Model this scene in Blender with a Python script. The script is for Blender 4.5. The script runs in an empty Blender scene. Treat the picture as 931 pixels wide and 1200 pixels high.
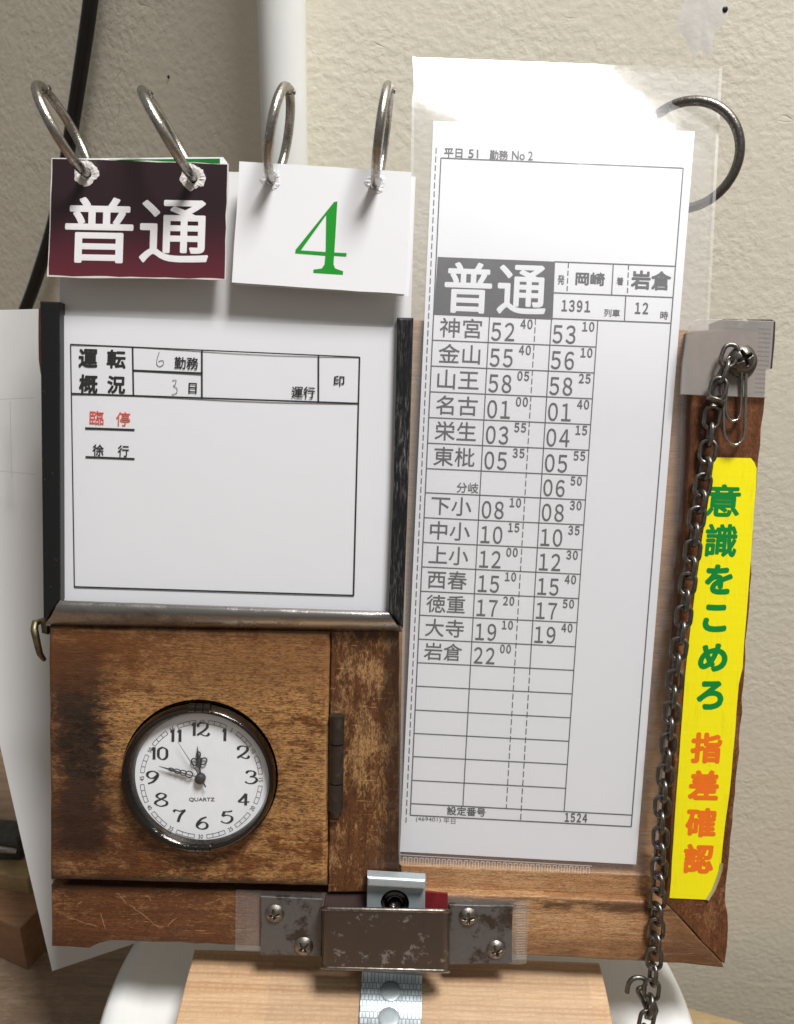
import bpy, math, random
from mathutils import Vector, Matrix, geometry
from math import sin, cos, tan, pi, radians as R, atan2, hypot
random.seed(7)
SC = bpy.context.scene
COL = SC.collection

# ------------------------------------------------------------------ camera
F = 950.0; CX, CY = 465.5, 600.0           # focal length / centre in photo pixels (931 x 1200)
D0 = 0.2375                                 # metres from lens to the board
PITCH, LEAN, ROLL = R(22), R(16.4), R(1.65)
fw = Vector((0, cos(PITCH), -sin(PITCH)))
r0 = Vector((1, 0, 0)); u0 = Vector((0, sin(PITCH), cos(PITCH)))
cr = r0 * cos(ROLL) + u0 * sin(ROLL)
cu = u0 * cos(ROLL) - r0 * sin(ROLL)
CAM = -fw * D0
cd = bpy.data.cameras.new('camera'); co = bpy.data.objects.new('camera', cd); COL.objects.link(co)
co.matrix_world = Matrix(((cr.x, cu.x, -fw.x, CAM.x), (cr.y, cu.y, -fw.y, CAM.y), (cr.z, cu.z, -fw.z, CAM.z), (0, 0, 0, 1)))
cd.sensor_fit = 'VERTICAL'; cd.sensor_height = 36; cd.lens = F / 1200 * 36
cd.clip_start = 0.01; cd.clip_end = 50
cd.dof.use_dof = True; cd.dof.focus_distance = 0.236; cd.dof.aperture_fstop = 20
SC.camera = co

# board frame: u right, v up along the board, w out of the board
eu = Vector((1, 0, 0)); ev = Vector((0, sin(LEAN), cos(LEAN))); ew = eu.cross(ev)
BM = Matrix(((eu.x, ev.x, ew.x, 0), (eu.y, ev.y, ew.y, 0), (eu.z, ev.z, ew.z, 0), (0, 0, 0, 1)))

# ------------------------------------------------------------------ world and ceiling lamp
wd = bpy.data.worlds.new('World'); SC.world = wd; wd.use_nodes = True
nt = wd.node_tree; bg = nt.nodes['Background']
tc = nt.nodes.new('ShaderNodeTexCoord'); sx = nt.nodes.new('ShaderNodeSeparateXYZ'); rp = nt.nodes.new('ShaderNodeValToRGB')
mr = nt.nodes.new('ShaderNodeMapRange'); mr.inputs[1].default_value = -1; mr.inputs[2].default_value = 1
nt.links.new(tc.outputs['Generated'], sx.inputs[0]); nt.links.new(sx.outputs['Z'], mr.inputs[0]); nt.links.new(mr.outputs[0], rp.inputs[0])
rp.color_ramp.elements[0].position = .25; rp.color_ramp.elements[0].color = (.20, .18, .16, 1)
rp.color_ramp.elements[1].position = .8; rp.color_ramp.elements[1].color = (.55, .54, .52, 1)
nt.links.new(rp.outputs[0], bg.inputs[0]); bg.inputs[1].default_value = 0.50
ld = bpy.data.lights.new('ceiling_lamp', 'AREA'); ld.shape = 'DISK'; ld.size = 0.36; ld.energy = 22; ld.color = (1, .988, .978)
lo = bpy.data.objects.new('ceiling_lamp', ld); COL.objects.link(lo)
LD = Vector((.24, -.29, .925)).normalized(); LT = Vector((.03, .02, .10))
lo.location = LT + LD * 1.10
lo.rotation_euler = LD.to_track_quat('Z', 'Y').to_euler()

SC.view_settings.view_transform = 'Standard'; SC.view_settings.look = 'None'
SC.view_settings.exposure = 0.0; SC.view_settings.gamma = 1
SC.render.engine = 'CYCLES'
SC.cycles.max_bounces = 10; SC.cycles.transparent_max_bounces = 16; SC.cycles.use_denoising = True
SC.cycles.caustics_reflective = False; SC.cycles.caustics_refractive = False

# ------------------------------------------------------------------ pixel -> place
def ray(px, py):
    return cr * ((px - CX) / F) + cu * ((CY - py) / F) + fw
def B(px, py, h=0.0):
    """board coordinates of photo pixel on the plane w = h"""
    d = ray(px, py); t = (h - CAM.dot(ew)) / d.dot(ew); p = CAM + d * t
    return Vector((p.dot(eu), p.dot(ev), h))
def WY(px, py, y):
    d = ray(px, py); return CAM + d * ((y - CAM.y) / d.y)
def WZ(px, py, z):
    d = ray(px, py); return CAM + d * ((z - CAM.z) / d.z)
def toB(p): return Vector((p.dot(eu), p.dot(ev), p.dot(ew)))
VB = 0.028
def sag(v): return -1.08 * max(0, v - VB) ** 2
def S(px, py, off=0.0):
    """like B but on the sleeve, whose free upper end bows back"""
    h = off
    for _ in range(10):
        p = B(px, py, h); h = off + sag(p.y) - max(0, p.y - VB) ** 2 * (p.x + .01) * 8.3
    return B(px, py, h)

# ------------------------------------------------------------------ mesh collecting
class MB:
    def __init__(s): s.v = []; s.f = []; s.sm = []; s.mi = []
    def add(s, vs, fs, smooth=False, mi=0):
        o = len(s.v); s.v += [Vector(p) for p in vs]
        for f in fs: s.f.append([i + o for i in f]); s.sm.append(smooth); s.mi.append(mi)
    def quad(s, a, b, c, d, mi=0): s.add([a, b, c, d], [(0, 1, 2, 3)], False, mi)
    def tube(s, pts, r, n=10, closed=False, caps=True, smooth=True):
        pts = [Vector(p) for p in pts]; m = len(pts); rs = r if isinstance(r, (list, tuple)) else [r] * m
        tang = []
        for i in range(m):
            a = pts[(i - 1) % m] if closed or i > 0 else pts[i]
            b = pts[(i + 1) % m] if closed or i < m - 1 else pts[i]
            tang.append((b - a).normalized())
        ref = Vector((0, 0, 1)) if abs(tang[0].z) < .9 else Vector((1, 0, 0))
        nrm = (ref - tang[0] * ref.dot(tang[0])).normalized(); vs = []; fs = []
        for i in range(m):
            nrm = (nrm - tang[i] * nrm.dot(tang[i])).normalized(); bi = tang[i].cross(nrm)
            for k in range(n):
                a = 2 * pi * k / n; vs.append(pts[i] + (nrm * cos(a) + bi * sin(a)) * rs[i])
        for i in range(m if closed else m - 1):
            j = (i + 1) % m; sh = 0
            if closed and j == 0:   # best twist match
                sh = min(range(n), key=lambda q: (vs[i * n] - vs[q]).length)
            for k in range(n): fs.append((i * n + k, i * n + (k + 1) % n, j * n + (k + 1 + sh) % n, j * n + (k + sh) % n))
        s.add(vs, fs, smooth)
        if caps and not closed:
            s.add(vs[:n], [tuple(range(n))[::-1]]); s.add(vs[-n:], [tuple(range(n))])
    def prism(s, loop, w0, w1, holes=(), bev=0.0, smooth=False):
        """loop of (u,v) extruded from w0 to w1 (w1 towards viewer) with holes and a bevelled front rim"""
        L = [Vector((p[0], p[1])) for p in loop]
        if sum(a.x * b.y - b.x * a.y for a, b in zip(L, L[1:] + L[:1])) < 0: L.reverse()
        n = len(L); H = [[Vector((p[0], p[1])) for p in h] for h in holes]
        def inset(b):
            out = []
            for i in range(n):
                a, c, d = L[i - 1], L[i], L[(i + 1) % n]
                n1 = Vector((-(c - a).y, (c - a).x)).normalized(); n2 = Vector((-(d - c).y, (d - c).x)).normalized()
                m = (n1 + n2); m = m / max(.3, m.length_squared) * 2
                out.append(c + m * b)
            return out
        rings = [(L, w0)]
        if bev > 0:
            for k in range(4):
                a = k / 3 * pi / 2; rings.append((inset(bev * (1 - cos(a))), w1 - bev * (1 - sin(a))))
        else: rings.append((L, w1))
        vs = []; fs = []
        for lp, w in rings: vs += [Vector((p.x, p.y, w)) for p in lp]
        for k in range(len(rings) - 1):
            for i in range(n): j = (i + 1) % n; fs.append((k * n + i, k * n + j, (k + 1) * n + j, (k + 1) * n + i))
        s.add(vs, fs, False)
        for lp, w, flip in ((rings[-1][0], w1, False), (rings[0][0], w0, True)):
            allp = list(lp) + [p for h in H for p in h]
            tri = geometry.tessellate_polygon([[Vector((p.x, p.y, 0)) for p in lp]] + [[Vector((p.x, p.y, 0)) for p in h] for h in H])
            F_ = []
            for t in tri:
                a, b, c = (allp[i] for i in t)
                ccw = (b - a).cross(c - a) > 0
                F_.append(tuple(t) if ccw != flip else tuple(t)[::-1])
            s.add([Vector((p.x, p.y, w)) for p in allp], F_)
        for h in H:
            m = len(h); vv = [Vector((p.x, p.y, w0)) for p in h] + [Vector((p.x, p.y, w1)) for p in h]
            s.add(vv, [(i, m + i, m + (i + 1) % m, (i + 1) % m) for i in range(m)], True)
    def lathe(s, c, prof, n=64, ax=(Vector((1, 0, 0)), Vector((0, 1, 0)), Vector((0, 0, 1))), smooth=True):
        """prof: list of (radius, height)"""
        c = Vector(c); X, Y, Z = ax; vs = []; fs = []; m = len(prof)
        for r_, h in prof:
            for k in range(n):
                a = 2 * pi * k / n; vs.append(c + X * (r_ * cos(a)) + Y * (r_ * sin(a)) + Z * h)
        for i in range(m - 1):
            for k in range(n): fs.append((i * n + k, i * n + (k + 1) % n, (i + 1) * n + (k + 1) % n, (i + 1) * n + k))
        s.add(vs, fs, smooth)
        if prof[-1][0] > 1e-6: s.add(vs[-n:], [tuple(range(n))])
    def box(s, a, b):
        (x0, y0, z0), (x1, y1, z1) = a, b
        s.add([(x0, y0, z0), (x1, y0, z0), (x1, y1, z0), (x0, y1, z0), (x0, y0, z1), (x1, y0, z1), (x1, y1, z1), (x0, y1, z1)],
              [(3, 2, 1, 0), (4, 5, 6, 7), (0, 1, 5, 4), (1, 2, 6, 5), (2, 3, 7, 6), (3, 0, 4, 7)])
    def hexa(s, bot, top):
        s.add(list(bot) + list(top), [(3, 2, 1, 0), (4, 5, 6, 7), (0, 1, 5, 4), (1, 2, 6, 5), (2, 3, 7, 6), (3, 0, 4, 7)])
    def sheet(s, grid, th, axis):
        """grid[j][i] of points -> a thin double-sided sheet of thickness th along axis"""
        nj, ni = len(grid), len(grid[0]); a = Vector(axis) * th
        top = [p for row in grid for p in row]; bot = [Vector(p) - a for p in top]; N = len(top)
        fs = []
        for j in range(nj - 1):
            for i in range(ni - 1):
                q = (j * ni + i, j * ni + i + 1, (j + 1) * ni + i + 1, (j + 1) * ni + i); fs.append(q); fs.append(tuple(N + k for k in q[::-1]))
        rim = [i for i in range(ni)] + [j * ni + ni - 1 for j in range(1, nj)] + [(nj - 1) * ni + i for i in range(ni - 2, -1, -1)] + [j * ni for j in range(nj - 2, 0, -1)]
        rf = []
        for k in range(len(rim)):
            a_, b_ = rim[k], rim[(k + 1) % len(rim)]; rf.append((b_, a_, N + a_, N + b_))
        s.add(top + bot, fs, True); al = top + bot
        for q in rf: s.add([al[i] for i in q], [(0, 1, 2, 3)])
    def build(s, name, mat, parent=None, base=None, frame=None):
        if parent is not None: base = parent['_b']; base = Vector(base)
        else: base = Vector(base or (0, 0, 0))
        me = bpy.data.meshes.new(name)
        me.from_pydata([tuple(p - base) for p in s.v], [], s.f); me.update()
        for p, sm in zip(me.polygons, s.sm): p.use_smooth = sm
        mats = mat if isinstance(mat, list) else [mat]
        for m in mats: me.materials.append(m)
        if len(mats) > 1:
            for p, k in zip(me.polygons, s.mi): p.material_index = k
        o = bpy.data.objects.new(name, me); COL.objects.link(o)
        if parent is not None: o.parent = parent
        else:
            o.matrix_world = (frame @ Matrix.Translation(base)) if frame is not None else Matrix.Translation(base)
        o['_b'] = tuple(base)
        return o
def tag(o, label, cat=None, group=None, kind=None):
    if label: o['label'] = label
    if cat: o['category'] = cat
    if group: o['group'] = group
    if kind: o['kind'] = kind
    return o
def thing(name, label, cat, base, frame=BM, group=None):
    o = bpy.data.objects.new(name, None); COL.objects.link(o); o.empty_display_size = .01
    o.matrix_world = frame @ Matrix.Translation(Vector(base)) if frame is not None else Matrix.Translation(Vector(base))
    o['_b'] = tuple(base); return tag(o, label, cat, group)
def rough_loop(pts, step=.004, jit=.00012):
    out = []
    for i in range(len(pts)):
        a = Vector(pts[i][:2]); b = Vector(pts[(i + 1) % len(pts)][:2]); n = max(1, int((b - a).length / step))
        for k in range(n):
            p = a.lerp(b, k / n); out.append(p + Vector((random.gauss(0, jit), random.gauss(0, jit))))
    return out
def circ(c, r, n=48): return [(c[0] + r * cos(2 * pi * k / n), c[1] + r * sin(2 * pi * k / n)) for k in range(n)]
def poly(pxs, h): return [B(x, y, h).to_2d() for x, y in pxs]

# ------------------------------------------------------------------ materials
class Mat:
    def __init__(s, name):
        s.m = bpy.data.materials.new(name); s.m.use_nodes = True; s.t = s.m.node_tree
        s.b = s.t.nodes['Principled BSDF']; s.out = s.t.nodes['Material Output']; s.tc = s.t.nodes.new('ShaderNodeTexCoord')
    def n(s, t, **k):
        o = s.t.nodes.new('ShaderNode' + t)
        for a, b in k.items(): setattr(o, a, b)
        return o
    def l(s, a, b): s.t.links.new(a, b)
    def setv(s, sock, v):
        if hasattr(v, 'is_output'): s.l(v, sock)
        else: sock.default_value = v
    def noise(s, scale, detail=5, rough=.55, dist=0, loc=(0, 0, 0), rot=(0, 0, 0)):
        mp = s.n('Mapping'); mp.inputs['Scale'].default_value = scale; mp.inputs['Location'].default_value = loc; mp.inputs['Rotation'].default_value = rot
        s.l(s.tc.outputs['Object'], mp.inputs[0])
        no = s.n('TexNoise'); no.inputs['Scale'].default_value = 1; no.inputs['Detail'].default_value = detail
        no.inputs['Roughness'].default_value = rough; no.inputs['Distortion'].default_value = dist
        s.l(mp.outputs[0], no.inputs['Vector']); return no.outputs['Fac']
    def ramp(s, fac, stops):
        r = s.n('ValToRGB'); e = r.color_ramp.elements
        while len(e) < len(stops): e.new(.5)
        for k, (p, c) in zip(e, stops): k.position = p; k.color = (c if isinstance(c, tuple) else (c, c, c)) + (1,)
        s.l(fac, r.inputs[0]); return r.outputs[0]
    def mix(s, fac, a, b, mode='MIX'):
        m = s.n('MixRGB', blend_type=mode); s.setv(m.inputs[0], fac)
        for i, v in ((1, a), (2, b)):
            if isinstance(v, tuple): m.inputs[i].default_value = v + (1,)
            else: s.l(v, m.inputs[i])
        return m.outputs[0]
    def math(s, op, a, b=0.0, clamp=False):
        m = s.n('Math', operation=op); m.use_clamp = clamp; s.setv(m.inputs[0], a); s.setv(m.inputs[1], b); return m.outputs[0]
    def xyz(s):
        x = s.n('SeparateXYZ'); s.l(s.tc.outputs['Object'], x.inputs[0]); return x.outputs
    def step(s, v, a, b):
        m = s.n('MapRange', interpolation_type='SMOOTHSTEP'); s.setv(m.inputs[0], v); m.inputs[1].default_value = a; m.inputs[2].default_value = b; return m.outputs[0]
    def bump(s, h, strength=.3, dist=.0005):
        b = s.n('Bump'); b.inputs['Strength'].default_value = strength; b.inputs['Distance'].default_value = dist
        s.l(h, b.inputs['Height']); s.l(b.outputs[0], s.b.inputs['Normal'])
    def set(s, col=None, rough=None, metal=None, spec=None, coat=None):
        if col is not None: s.setv(s.b.inputs['Base Color'], col if hasattr(col, 'is_output') else tuple(col) + (1,))
        if rough is not None: s.setv(s.b.inputs['Roughness'], rough)
        if metal is not None: s.setv(s.b.inputs['Metallic'], metal)
        if spec is not None: s.b.inputs['Specular IOR Level'].default_value = spec
        if coat is not None: s.b.inputs['Coat Weight'].default_value = coat; s.b.inputs['Coat Roughness'].default_value = .15
        return s

def plain(name, col, rough=.6, metal=0, var=.06, sc=300, bump=0, spec=.5):
    m = Mat(name); n = m.noise((sc,) * 3, 5)
    c2 = tuple(max(0, c * (1 - var * 2)) for c in col)
    m.set(m.mix(m.ramp(n, [(.3, 0.), (.7, 1.)]), c2, tuple(col)), rough, metal, spec)
    if bump: m.bump(m.noise((sc * 4,) * 3, 4), bump, .0003)
    return m.m

def wood(name, base, dark, worn, along='u', seed=0, wear=.5, rough=.5, stain=None, scratch=.5, fine=1.0, patch=1.0, dirt=.5, fleck=.6):
    m = Mat(name); L = (seed * 1.37, seed * .71, seed * .37)
    st = (lambda a, b: (a, b, b)) if along == 'u' else (lambda a, b: (b, a, b))
    fine_n = m.noise(st(150, 2300), 4, .65, .2, L)                     # fibres
    grain = m.noise(st(22, 420), 6, .62, .6, L)                     # growth bands
    pat = m.noise(st(85 * patch, 190 * patch), 9, .74, .35, L)       # where the varnish has worn through
    big = m.noise(st(16, 26), 4, .6, .3, (L[1], L[0], 3))           # broad tone
    flake = m.noise(st(480, 1100), 4, .7, .4, (5, L[0], L[2]))
    c = m.mix(m.ramp(grain, [(.32, 0.), (.68, 1.)]), dark, base)
    pw = m.math('ADD', m.math('MULTIPLY', pat, .75), m.math('MULTIPLY', flake, .25))
    pw = m.math('ADD', pw, m.math('MULTIPLY', m.math('SUBTRACT', big, .5), .5))
    wm = m.ramp(pw, [(.56 - wear * .16, 0.), (.62 - wear * .12, 1.)])
    wc = m.mix(m.ramp(fine_n, [(.35, 0.), (.65, 1.)]), tuple(x * .72 for x in worn), worn)
    c = m.mix(m.math('MULTIPLY', wm, .8), c, wc)
    c = m.mix(m.math('MULTIPLY', m.ramp(fine_n, [(.30, 1.), (.5, 0.)]), .42 * fine), c, tuple(x * .45 for x in dark))
    gr = m.noise(st(70, 160), 7, .75, .4, (L[2], 9, L[0]))
    c = m.mix(m.math('MULTIPLY', m.ramp(gr, [(.60, 0.), (.70, 1.)]), dirt), c, (.018, .009, .005))
    fl = m.noise(st(330, 950), 5, .72, .3, (L[0] + 3, L[1], 1)); fl2 = m.noise(st(20, 30), 3, .6, .2, (L[2], L[0], 5))
    c = m.mix(m.math('MULTIPLY', m.ramp(m.math('ADD', fl, m.math('MULTIPLY', m.math('SUBTRACT', fl2, .5), .55)), [(.55, 0.), (.63, 1.)]), .62 * fleck), c, tuple(x * .62 for x in dark))
    c = m.mix(m.math('MULTIPLY', m.ramp(m.math('ADD', m.noise(st(380, 900), 5, .74, .4, (L[0] + 8, L[1], 7)), m.math('MULTIPLY', m.math('SUBTRACT', fl2, .5), -.3)), [(.60, 0.), (.66, 1.)]), .55 * fleck), c, tuple(min(1, x * 1.12) for x in worn))
    if scratch:
        for k, (rz, off) in enumerate(((.5, 1.), (-.7, 4.), (1.35, 8.))):
            sn = m.noise((130, 1500, 200), 2, .5, .5, (off + L[0], off, 0), (0, 0, rz))
            c = m.mix(m.math('MULTIPLY', m.ramp(sn, [(.70, 0.), (.735, 1.)]), .6 * scratch), c, tuple(min(1, x * 1.45) for x in worn))
    spk = m.noise(st(900, 2600), 3, .7, 0, (L[2], 2, L[1]))
    c = m.mix(m.math('MULTIPLY', m.ramp(spk, [(.38, 1.), (.52, 0.)]), .72 * fleck), c, tuple(x * .5 for x in dark))
    if stain: c = stain(m, c)
    m.set(c, m.ramp(wm, [(0., rough - .12), (1., rough + .12)]), 0, .4)
    h = m.math('ADD', m.math('MULTIPLY', fine_n, .6), m.math('ADD', m.math('MULTIPLY', wm, -.25), m.math('MULTIPLY', grain, .5)))
    m.bump(m.math('ADD', h, m.math('MULTIPLY', spk, .5)), .5, .0004)
    return m.m

def metal(name, base, under, rough=.35, cover=.5, seed=0, scale=90, lo=.02, metallic=.9, under_rough=.5):
    """metal with a dark coat that flaked off in patches"""
    m = Mat(name); p = m.noise((scale,) * 3, 9, .70, .15, (seed, seed * 2, 0)); f = m.noise((1400,) * 3, 3)
    msk = m.ramp(p, [(cover - lo, 0.), (cover + lo, 1.)])
    c = m.mix(msk, base, under)
    c = m.mix(m.math('MULTIPLY', f, .35), c, tuple(x * .6 for x in base))
    m.set(c, m.ramp(msk, [(0., rough), (1., under_rough)]), metallic)
    m.bump(m.math('ADD', msk, m.math('MULTIPLY', f, .4)), .25, .0002)
    return m.m

M = {}
# wall covering: cream vinyl with an embossed plaster-like relief
w = Mat('wall_covering')
n1 = w.noise((330, 330, 380), 4, .5, .1); n2 = w.noise((52, 52, 60), 3, .5, .5, (3, 1, 2)); n3 = w.noise((800,) * 3, 3); n4 = w.noise((9, 9, 9), 3); n5 = w.noise((95, 95, 105), 3, .5, .3, (1, 5, 2))
ridge = w.math('ABSOLUTE', w.math('SUBTRACT', n2, .5)); ridge = w.ramp(ridge, [(.0, 1.), (.018, 0.)])
ck = w.math('MULTIPLY', ridge, w.ramp(w.noise((60, 60, 60), 3, .5, 0, (8, 8, 1)), [(.60, 0.), (.68, 1.)]))
col = w.mix(n4, (.72, .68, .56), (.77, .73, .61))
col = w.mix(w.math('MULTIPLY', ck, .25), col, (.25, .22, .17))
w.set(col, .6, 0, .3)
hgt = w.math('ADD', w.math('MULTIPLY', w.ramp(n1, [(.40, 0.), (.60, 1.)]), .45), w.math('ADD', w.math('MULTIPLY', n3, .15), w.math('ADD', w.math('MULTIPLY', ck, -.7), w.math('MULTIPLY', w.ramp(n5, [(.42, 0.), (.58, 1.)]), .32))))
hgt = w.math('MULTIPLY', hgt, w.ramp(w.noise((22, 22, 22), 4, .6, .4, (4, 4, 9)), [(.35, .45), (.65, 1.15)]))
w.bump(hgt, .24, .0008); M['wall'] = w.m
M['filler'] = plain('wall_filler', (.80, .77, .71), .55, var=.08, sc=160, bump=.25)
M['floor'] = wood('floor_boards', (.27, .185, .125), (.17, .115, .075), (.32, .23, .16), 'u', 3, .3, .45, fleck=.1, scratch=0, dirt=.1, patch=.4)
M['pipe'] = plain('pipe_plastic', (.83, .84, .81), .38, var=.03, sc=60)
M['cable'] = plain('cable_rubber', (.008, .008, .009), .42, var=.2, sc=200)
M['board'] = wood('backing_veneer', (.56, .33, .17), (.42, .235, .115), (.62, .38, .20), 'u', 11, .35, .5, scratch=.05, dirt=.05, patch=.5, fleck=.15)

def clock_stain(m, c):
    x, y, z = m.xyz()
    nn = m.noise((70, 95, 50), 8, .75, .6, (2, 7, 1)); nf = m.noise((260, 600, 100), 4, .7, .3)
    xe = m.math('ADD', x, m.math('ADD', m.math('MULTIPLY', m.math('SUBTRACT', nn, .5), .017), m.math('MULTIPLY', m.math('SUBTRACT', nf, .5), .011)))
    P = B(88, 880, .010) - HB; Q0 = B(110, 880, .010) - HB; Q1 = B(142, 880, .010) - HB
    lo = B(50, 880, .010) - HB; l1 = B(70, 880, .010) - HB
    band = m.math('MULTIPLY', m.step(xe, lo.x, l1.x), m.math('SUBTRACT', 1, m.step(xe, Q0.x, Q1.x)))
    yt = B(88, 748, .010) - HB; yb = B(88, 1010, .010) - HB; yc = B(88, 990, .010) - HB
    band = m.math('MULTIPLY', band, m.math('MULTIPLY', m.math('SUBTRACT', 1, m.step(y, yt.y - .004, yt.y + .001)), m.step(m.math('ADD', y, m.math('MULTIPLY', m.math('SUBTRACT', nn, .5), .01)), yb.y, yc.y)))
    blot = m.ramp(m.math('ADD', m.math('MULTIPLY', nn, .6), m.math('MULTIPLY', nf, .4)), [(.30, .8), (.45, 1.)])
    xr = B(378, 880, .010) - HB; xq = B(383, 880, .010) - HB; yt2 = B(200, 745, .010) - HB; yt3 = B(200, 741, .010) - HB
    rim = m.math('MAXIMUM', m.step(x, xr.x, xq.x), m.step(y, yt2.y, yt3.y))
    c = m.mix(m.math('MULTIPLY', m.math('MULTIPLY', rim, m.ramp(nf, [(.42, 0.), (.55, 1.)])), .7), c, (.46, .24, .10))
    c = m.mix(m.math('MULTIPLY', m.math('MULTIPLY', band, blot), .95), c, m.mix(m.ramp(nf, [(.45, 0.), (.66, 1.)]), (.007, .0045, .0035), (.024, .012, .007)))
    ym = (B(100, 913, .010) - HB).y; xm = (B(150, 913, .010) - HB).x; xn = (B(185, 913, .010) - HB).x
    low = m.math('MULTIPLY', m.step(m.math('ADD', y, m.math('MULTIPLY', m.math('SUBTRACT', nf, .5), .0008)), ym + .0002, ym - .0002), m.math('SUBTRACT', 1, m.step(xe, xm, xn)))
    c = m.mix(m.math('MULTIPLY', low, .42), c, (.055, .02, .009))
    le = m.math('SUBTRACT', 1, m.step(xe, (B(62, 880, .010) - HB).x, (B(78, 880, .010) - HB).x))
    c = m.mix(m.math('MULTIPLY', le, .5), c, (.075, .026, .011))
    # grubby lower rim and a darker, redder upper part
    y1 = B(200, 1022, .010) - HB; y2 = B(200, 1032, .010) - HB
    c = m.mix(m.math('MULTIPLY', m.math('SUBTRACT', 1, m.step(m.math('ADD', y, m.math('MULTIPLY', m.math('SUBTRACT', nn, .5), .006)), y2.y, y1.y)), .8), c, (.03, .016, .009))
    ya = B(200, 835, .010) - HB; yz = B(200, 775, .010) - HB
    return m.mix(m.math('MULTIPLY', m.step(m.math('ADD', y, m.math('MULTIPLY', m.math('SUBTRACT', nn, .5), .02)), ya.y, yz.y), .55), c, m.mix(nf, (.10, .034, .011), (.21, .085, .028)))
def post_stain(m, c):
    x, y, z = m.xyz(); nn = m.noise((90, 40, 50), 8, .75, .6, (2, 7, 1))
    xe = m.math('ADD', x, m.math('MULTIPLY', m.math('SUBTRACT', nn, .5), .012))
    a = (B(440, 880, .009) - HB).x; b = (B(462, 880, .009) - HB).x
    return m.mix(m.math('MULTIPLY', m.step(xe, a, b), .8), c, (.03, .014, .008))
HB = B(455, 1128, 0)
def gouges(m, c, segs, h, col=(.36, .21, .11), wd=.00016):
    x, y, z = m.xyz(); wob = m.noise((500, 500, 500), 3); tot = None
    for a, b in segs:
        A = B(*a, h) - HB; D = B(*b, h) - HB - A; L = math.hypot(D.x, D.y); ux, uy = D.x / L, D.y / L
        px, py = m.math('SUBTRACT', x, A.x), m.math('SUBTRACT', y, A.y)
        t = m.math('DIVIDE', m.math('ADD', m.math('MULTIPLY', px, ux), m.math('MULTIPLY', py, uy)), L)
        d = m.math('ABSOLUTE', m.math('ADD', m.math('SUBTRACT', m.math('MULTIPLY', px, uy), m.math('MULTIPLY', py, ux)), m.math('MULTIPLY', m.math('SUBTRACT', wob, .5), .0012)))
        f = m.math('MULTIPLY', m.math('SUBTRACT', 1, m.step(d, wd * .4, wd * 1.3)), m.math('MULTIPLY', m.step(t, 0, .1), m.math('SUBTRACT', 1, m.step(t, .85, 1))))
        tot = f if tot is None else m.math('MAXIMUM', tot, f)
    return m.mix(m.math('MULTIPLY', m.math('MULTIPLY', tot, m.ramp(wob, [(.3, .3), (.5, 1.)])), .75), c, col)
def rail_marks(m, c):
    x, y, z = m.xyz(); nn = m.noise((120, 160, 100), 7, .72, .3, (4, 1, 6))
    c = gouges(m, c, [((138, 1046), (149, 1060)), ((150, 1058), (190, 1090)), ((118, 1070), (124, 1090)), ((196, 1086), (208, 1074)), ((80, 1075), (118, 1087)), ((205, 1050), (214, 1046)), ((240, 1060), (262, 1052)), ((172, 1048), (178, 1056)), ((90, 1060), (97, 1056))], .0065)
    yt = (B(200, 1046, .0065) - HB).y; yb = (B(200, 1098, .0065) - HB).y
    g = m.math('MAXIMUM', m.step(m.math('ADD', y, m.math('MULTIPLY', m.math('SUBTRACT', nn, .5), .01)), yt, yt + .003), m.math('SUBTRACT', 1, m.step(m.math('ADD', y, m.math('MULTIPLY', m.math('SUBTRACT', nn, .5), .01)), yb - .002, yb + .003)))
    return m.mix(m.math('MULTIPLY', g, .55), c, (.055, .020, .009))
def bare_marks(m, c):
    x, y, z = m.xyz(); nn = m.noise((70, 420, 100), 8, .75, .3, (4, 1, 6)); yr = (B(650, 1060, .0065) - HB).y
    ye = m.math('ADD', y, m.math('MULTIPLY', m.math('SUBTRACT', nn, .5), .006))
    ridge_ = m.math('MULTIPLY', m.math('SUBTRACT', 1, m.step(m.math('ABSOLUTE', m.math('SUBTRACT', ye, yr)), .0006, .0030)), m.ramp(nn, [(.40, 0.), (.52, 1.)]))
    c = m.mix(m.math('MULTIPLY', ridge_, .85), c, (.05, .02, .009))
    y2 = (B(650, 1085, .0065) - HB).y; y3 = (B(650, 1112, .0065) - HB).y
    c = m.mix(m.math('MULTIPLY', m.math('MULTIPLY', m.math('SUBTRACT', 1, m.step(ye, y3, y2)), m.ramp(nn, [(.35, .2), (.6, 1.)])), .75), c, (.085, .032, .013))
    xe = m.math('ADD', x, m.math('MULTIPLY', m.math('SUBTRACT', nn, .5), .01)); xa = (B(755, 1090, .0065) - HB).x; xb = (B(800, 1090, .0065) - HB).x
    return m.mix(m.math('MULTIPLY', m.step(xe, xa, xb), .62), c, (.095, .038, .016))
HB.z = 0
M['panel'] = wood('clock_panel_wood', (.215, .080, .025), (.125, .043, .014), (.54, .285, .10), 'u', 2, .80, .46, clock_stain, .45, 1.3, 1.0, .35, 1.15)
M['post'] = wood('post_wood', (.165, .066, .024), (.085, .032, .013), (.50, .275, .11), 'v', 5, .50, .5, post_stain, .8, 1.0, .9, .6, 1.0)
M['rail'] = wood('rail_wood', (.185, .07, .026), (.105, .038, .014), (.36, .175, .07), 'u', 9, .36, .5, rail_marks, .8, 1.0, 1.0, .5, .9)
M['rail_light'] = wood('rail_bare_wood', (.50, .27, .125), (.33, .16, .068), (.58, .34, .165), 'u', 4, .5, .55, bare_marks, .4, 1.2, .9, .45, .8)
M['stile'] = wood('stile_wood', (.19, .072, .028), (.10, .036, .015), (.34, .15, .062), 'v', 8, .35, .48, None, .5, .8, .9, .8, .9)
M['plank'] = None
M['black'] = metal('black_lacquer', (.012, .012, .0125), (.075, .073, .07), .27, .69, 3, 420, .05, .2)
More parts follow.
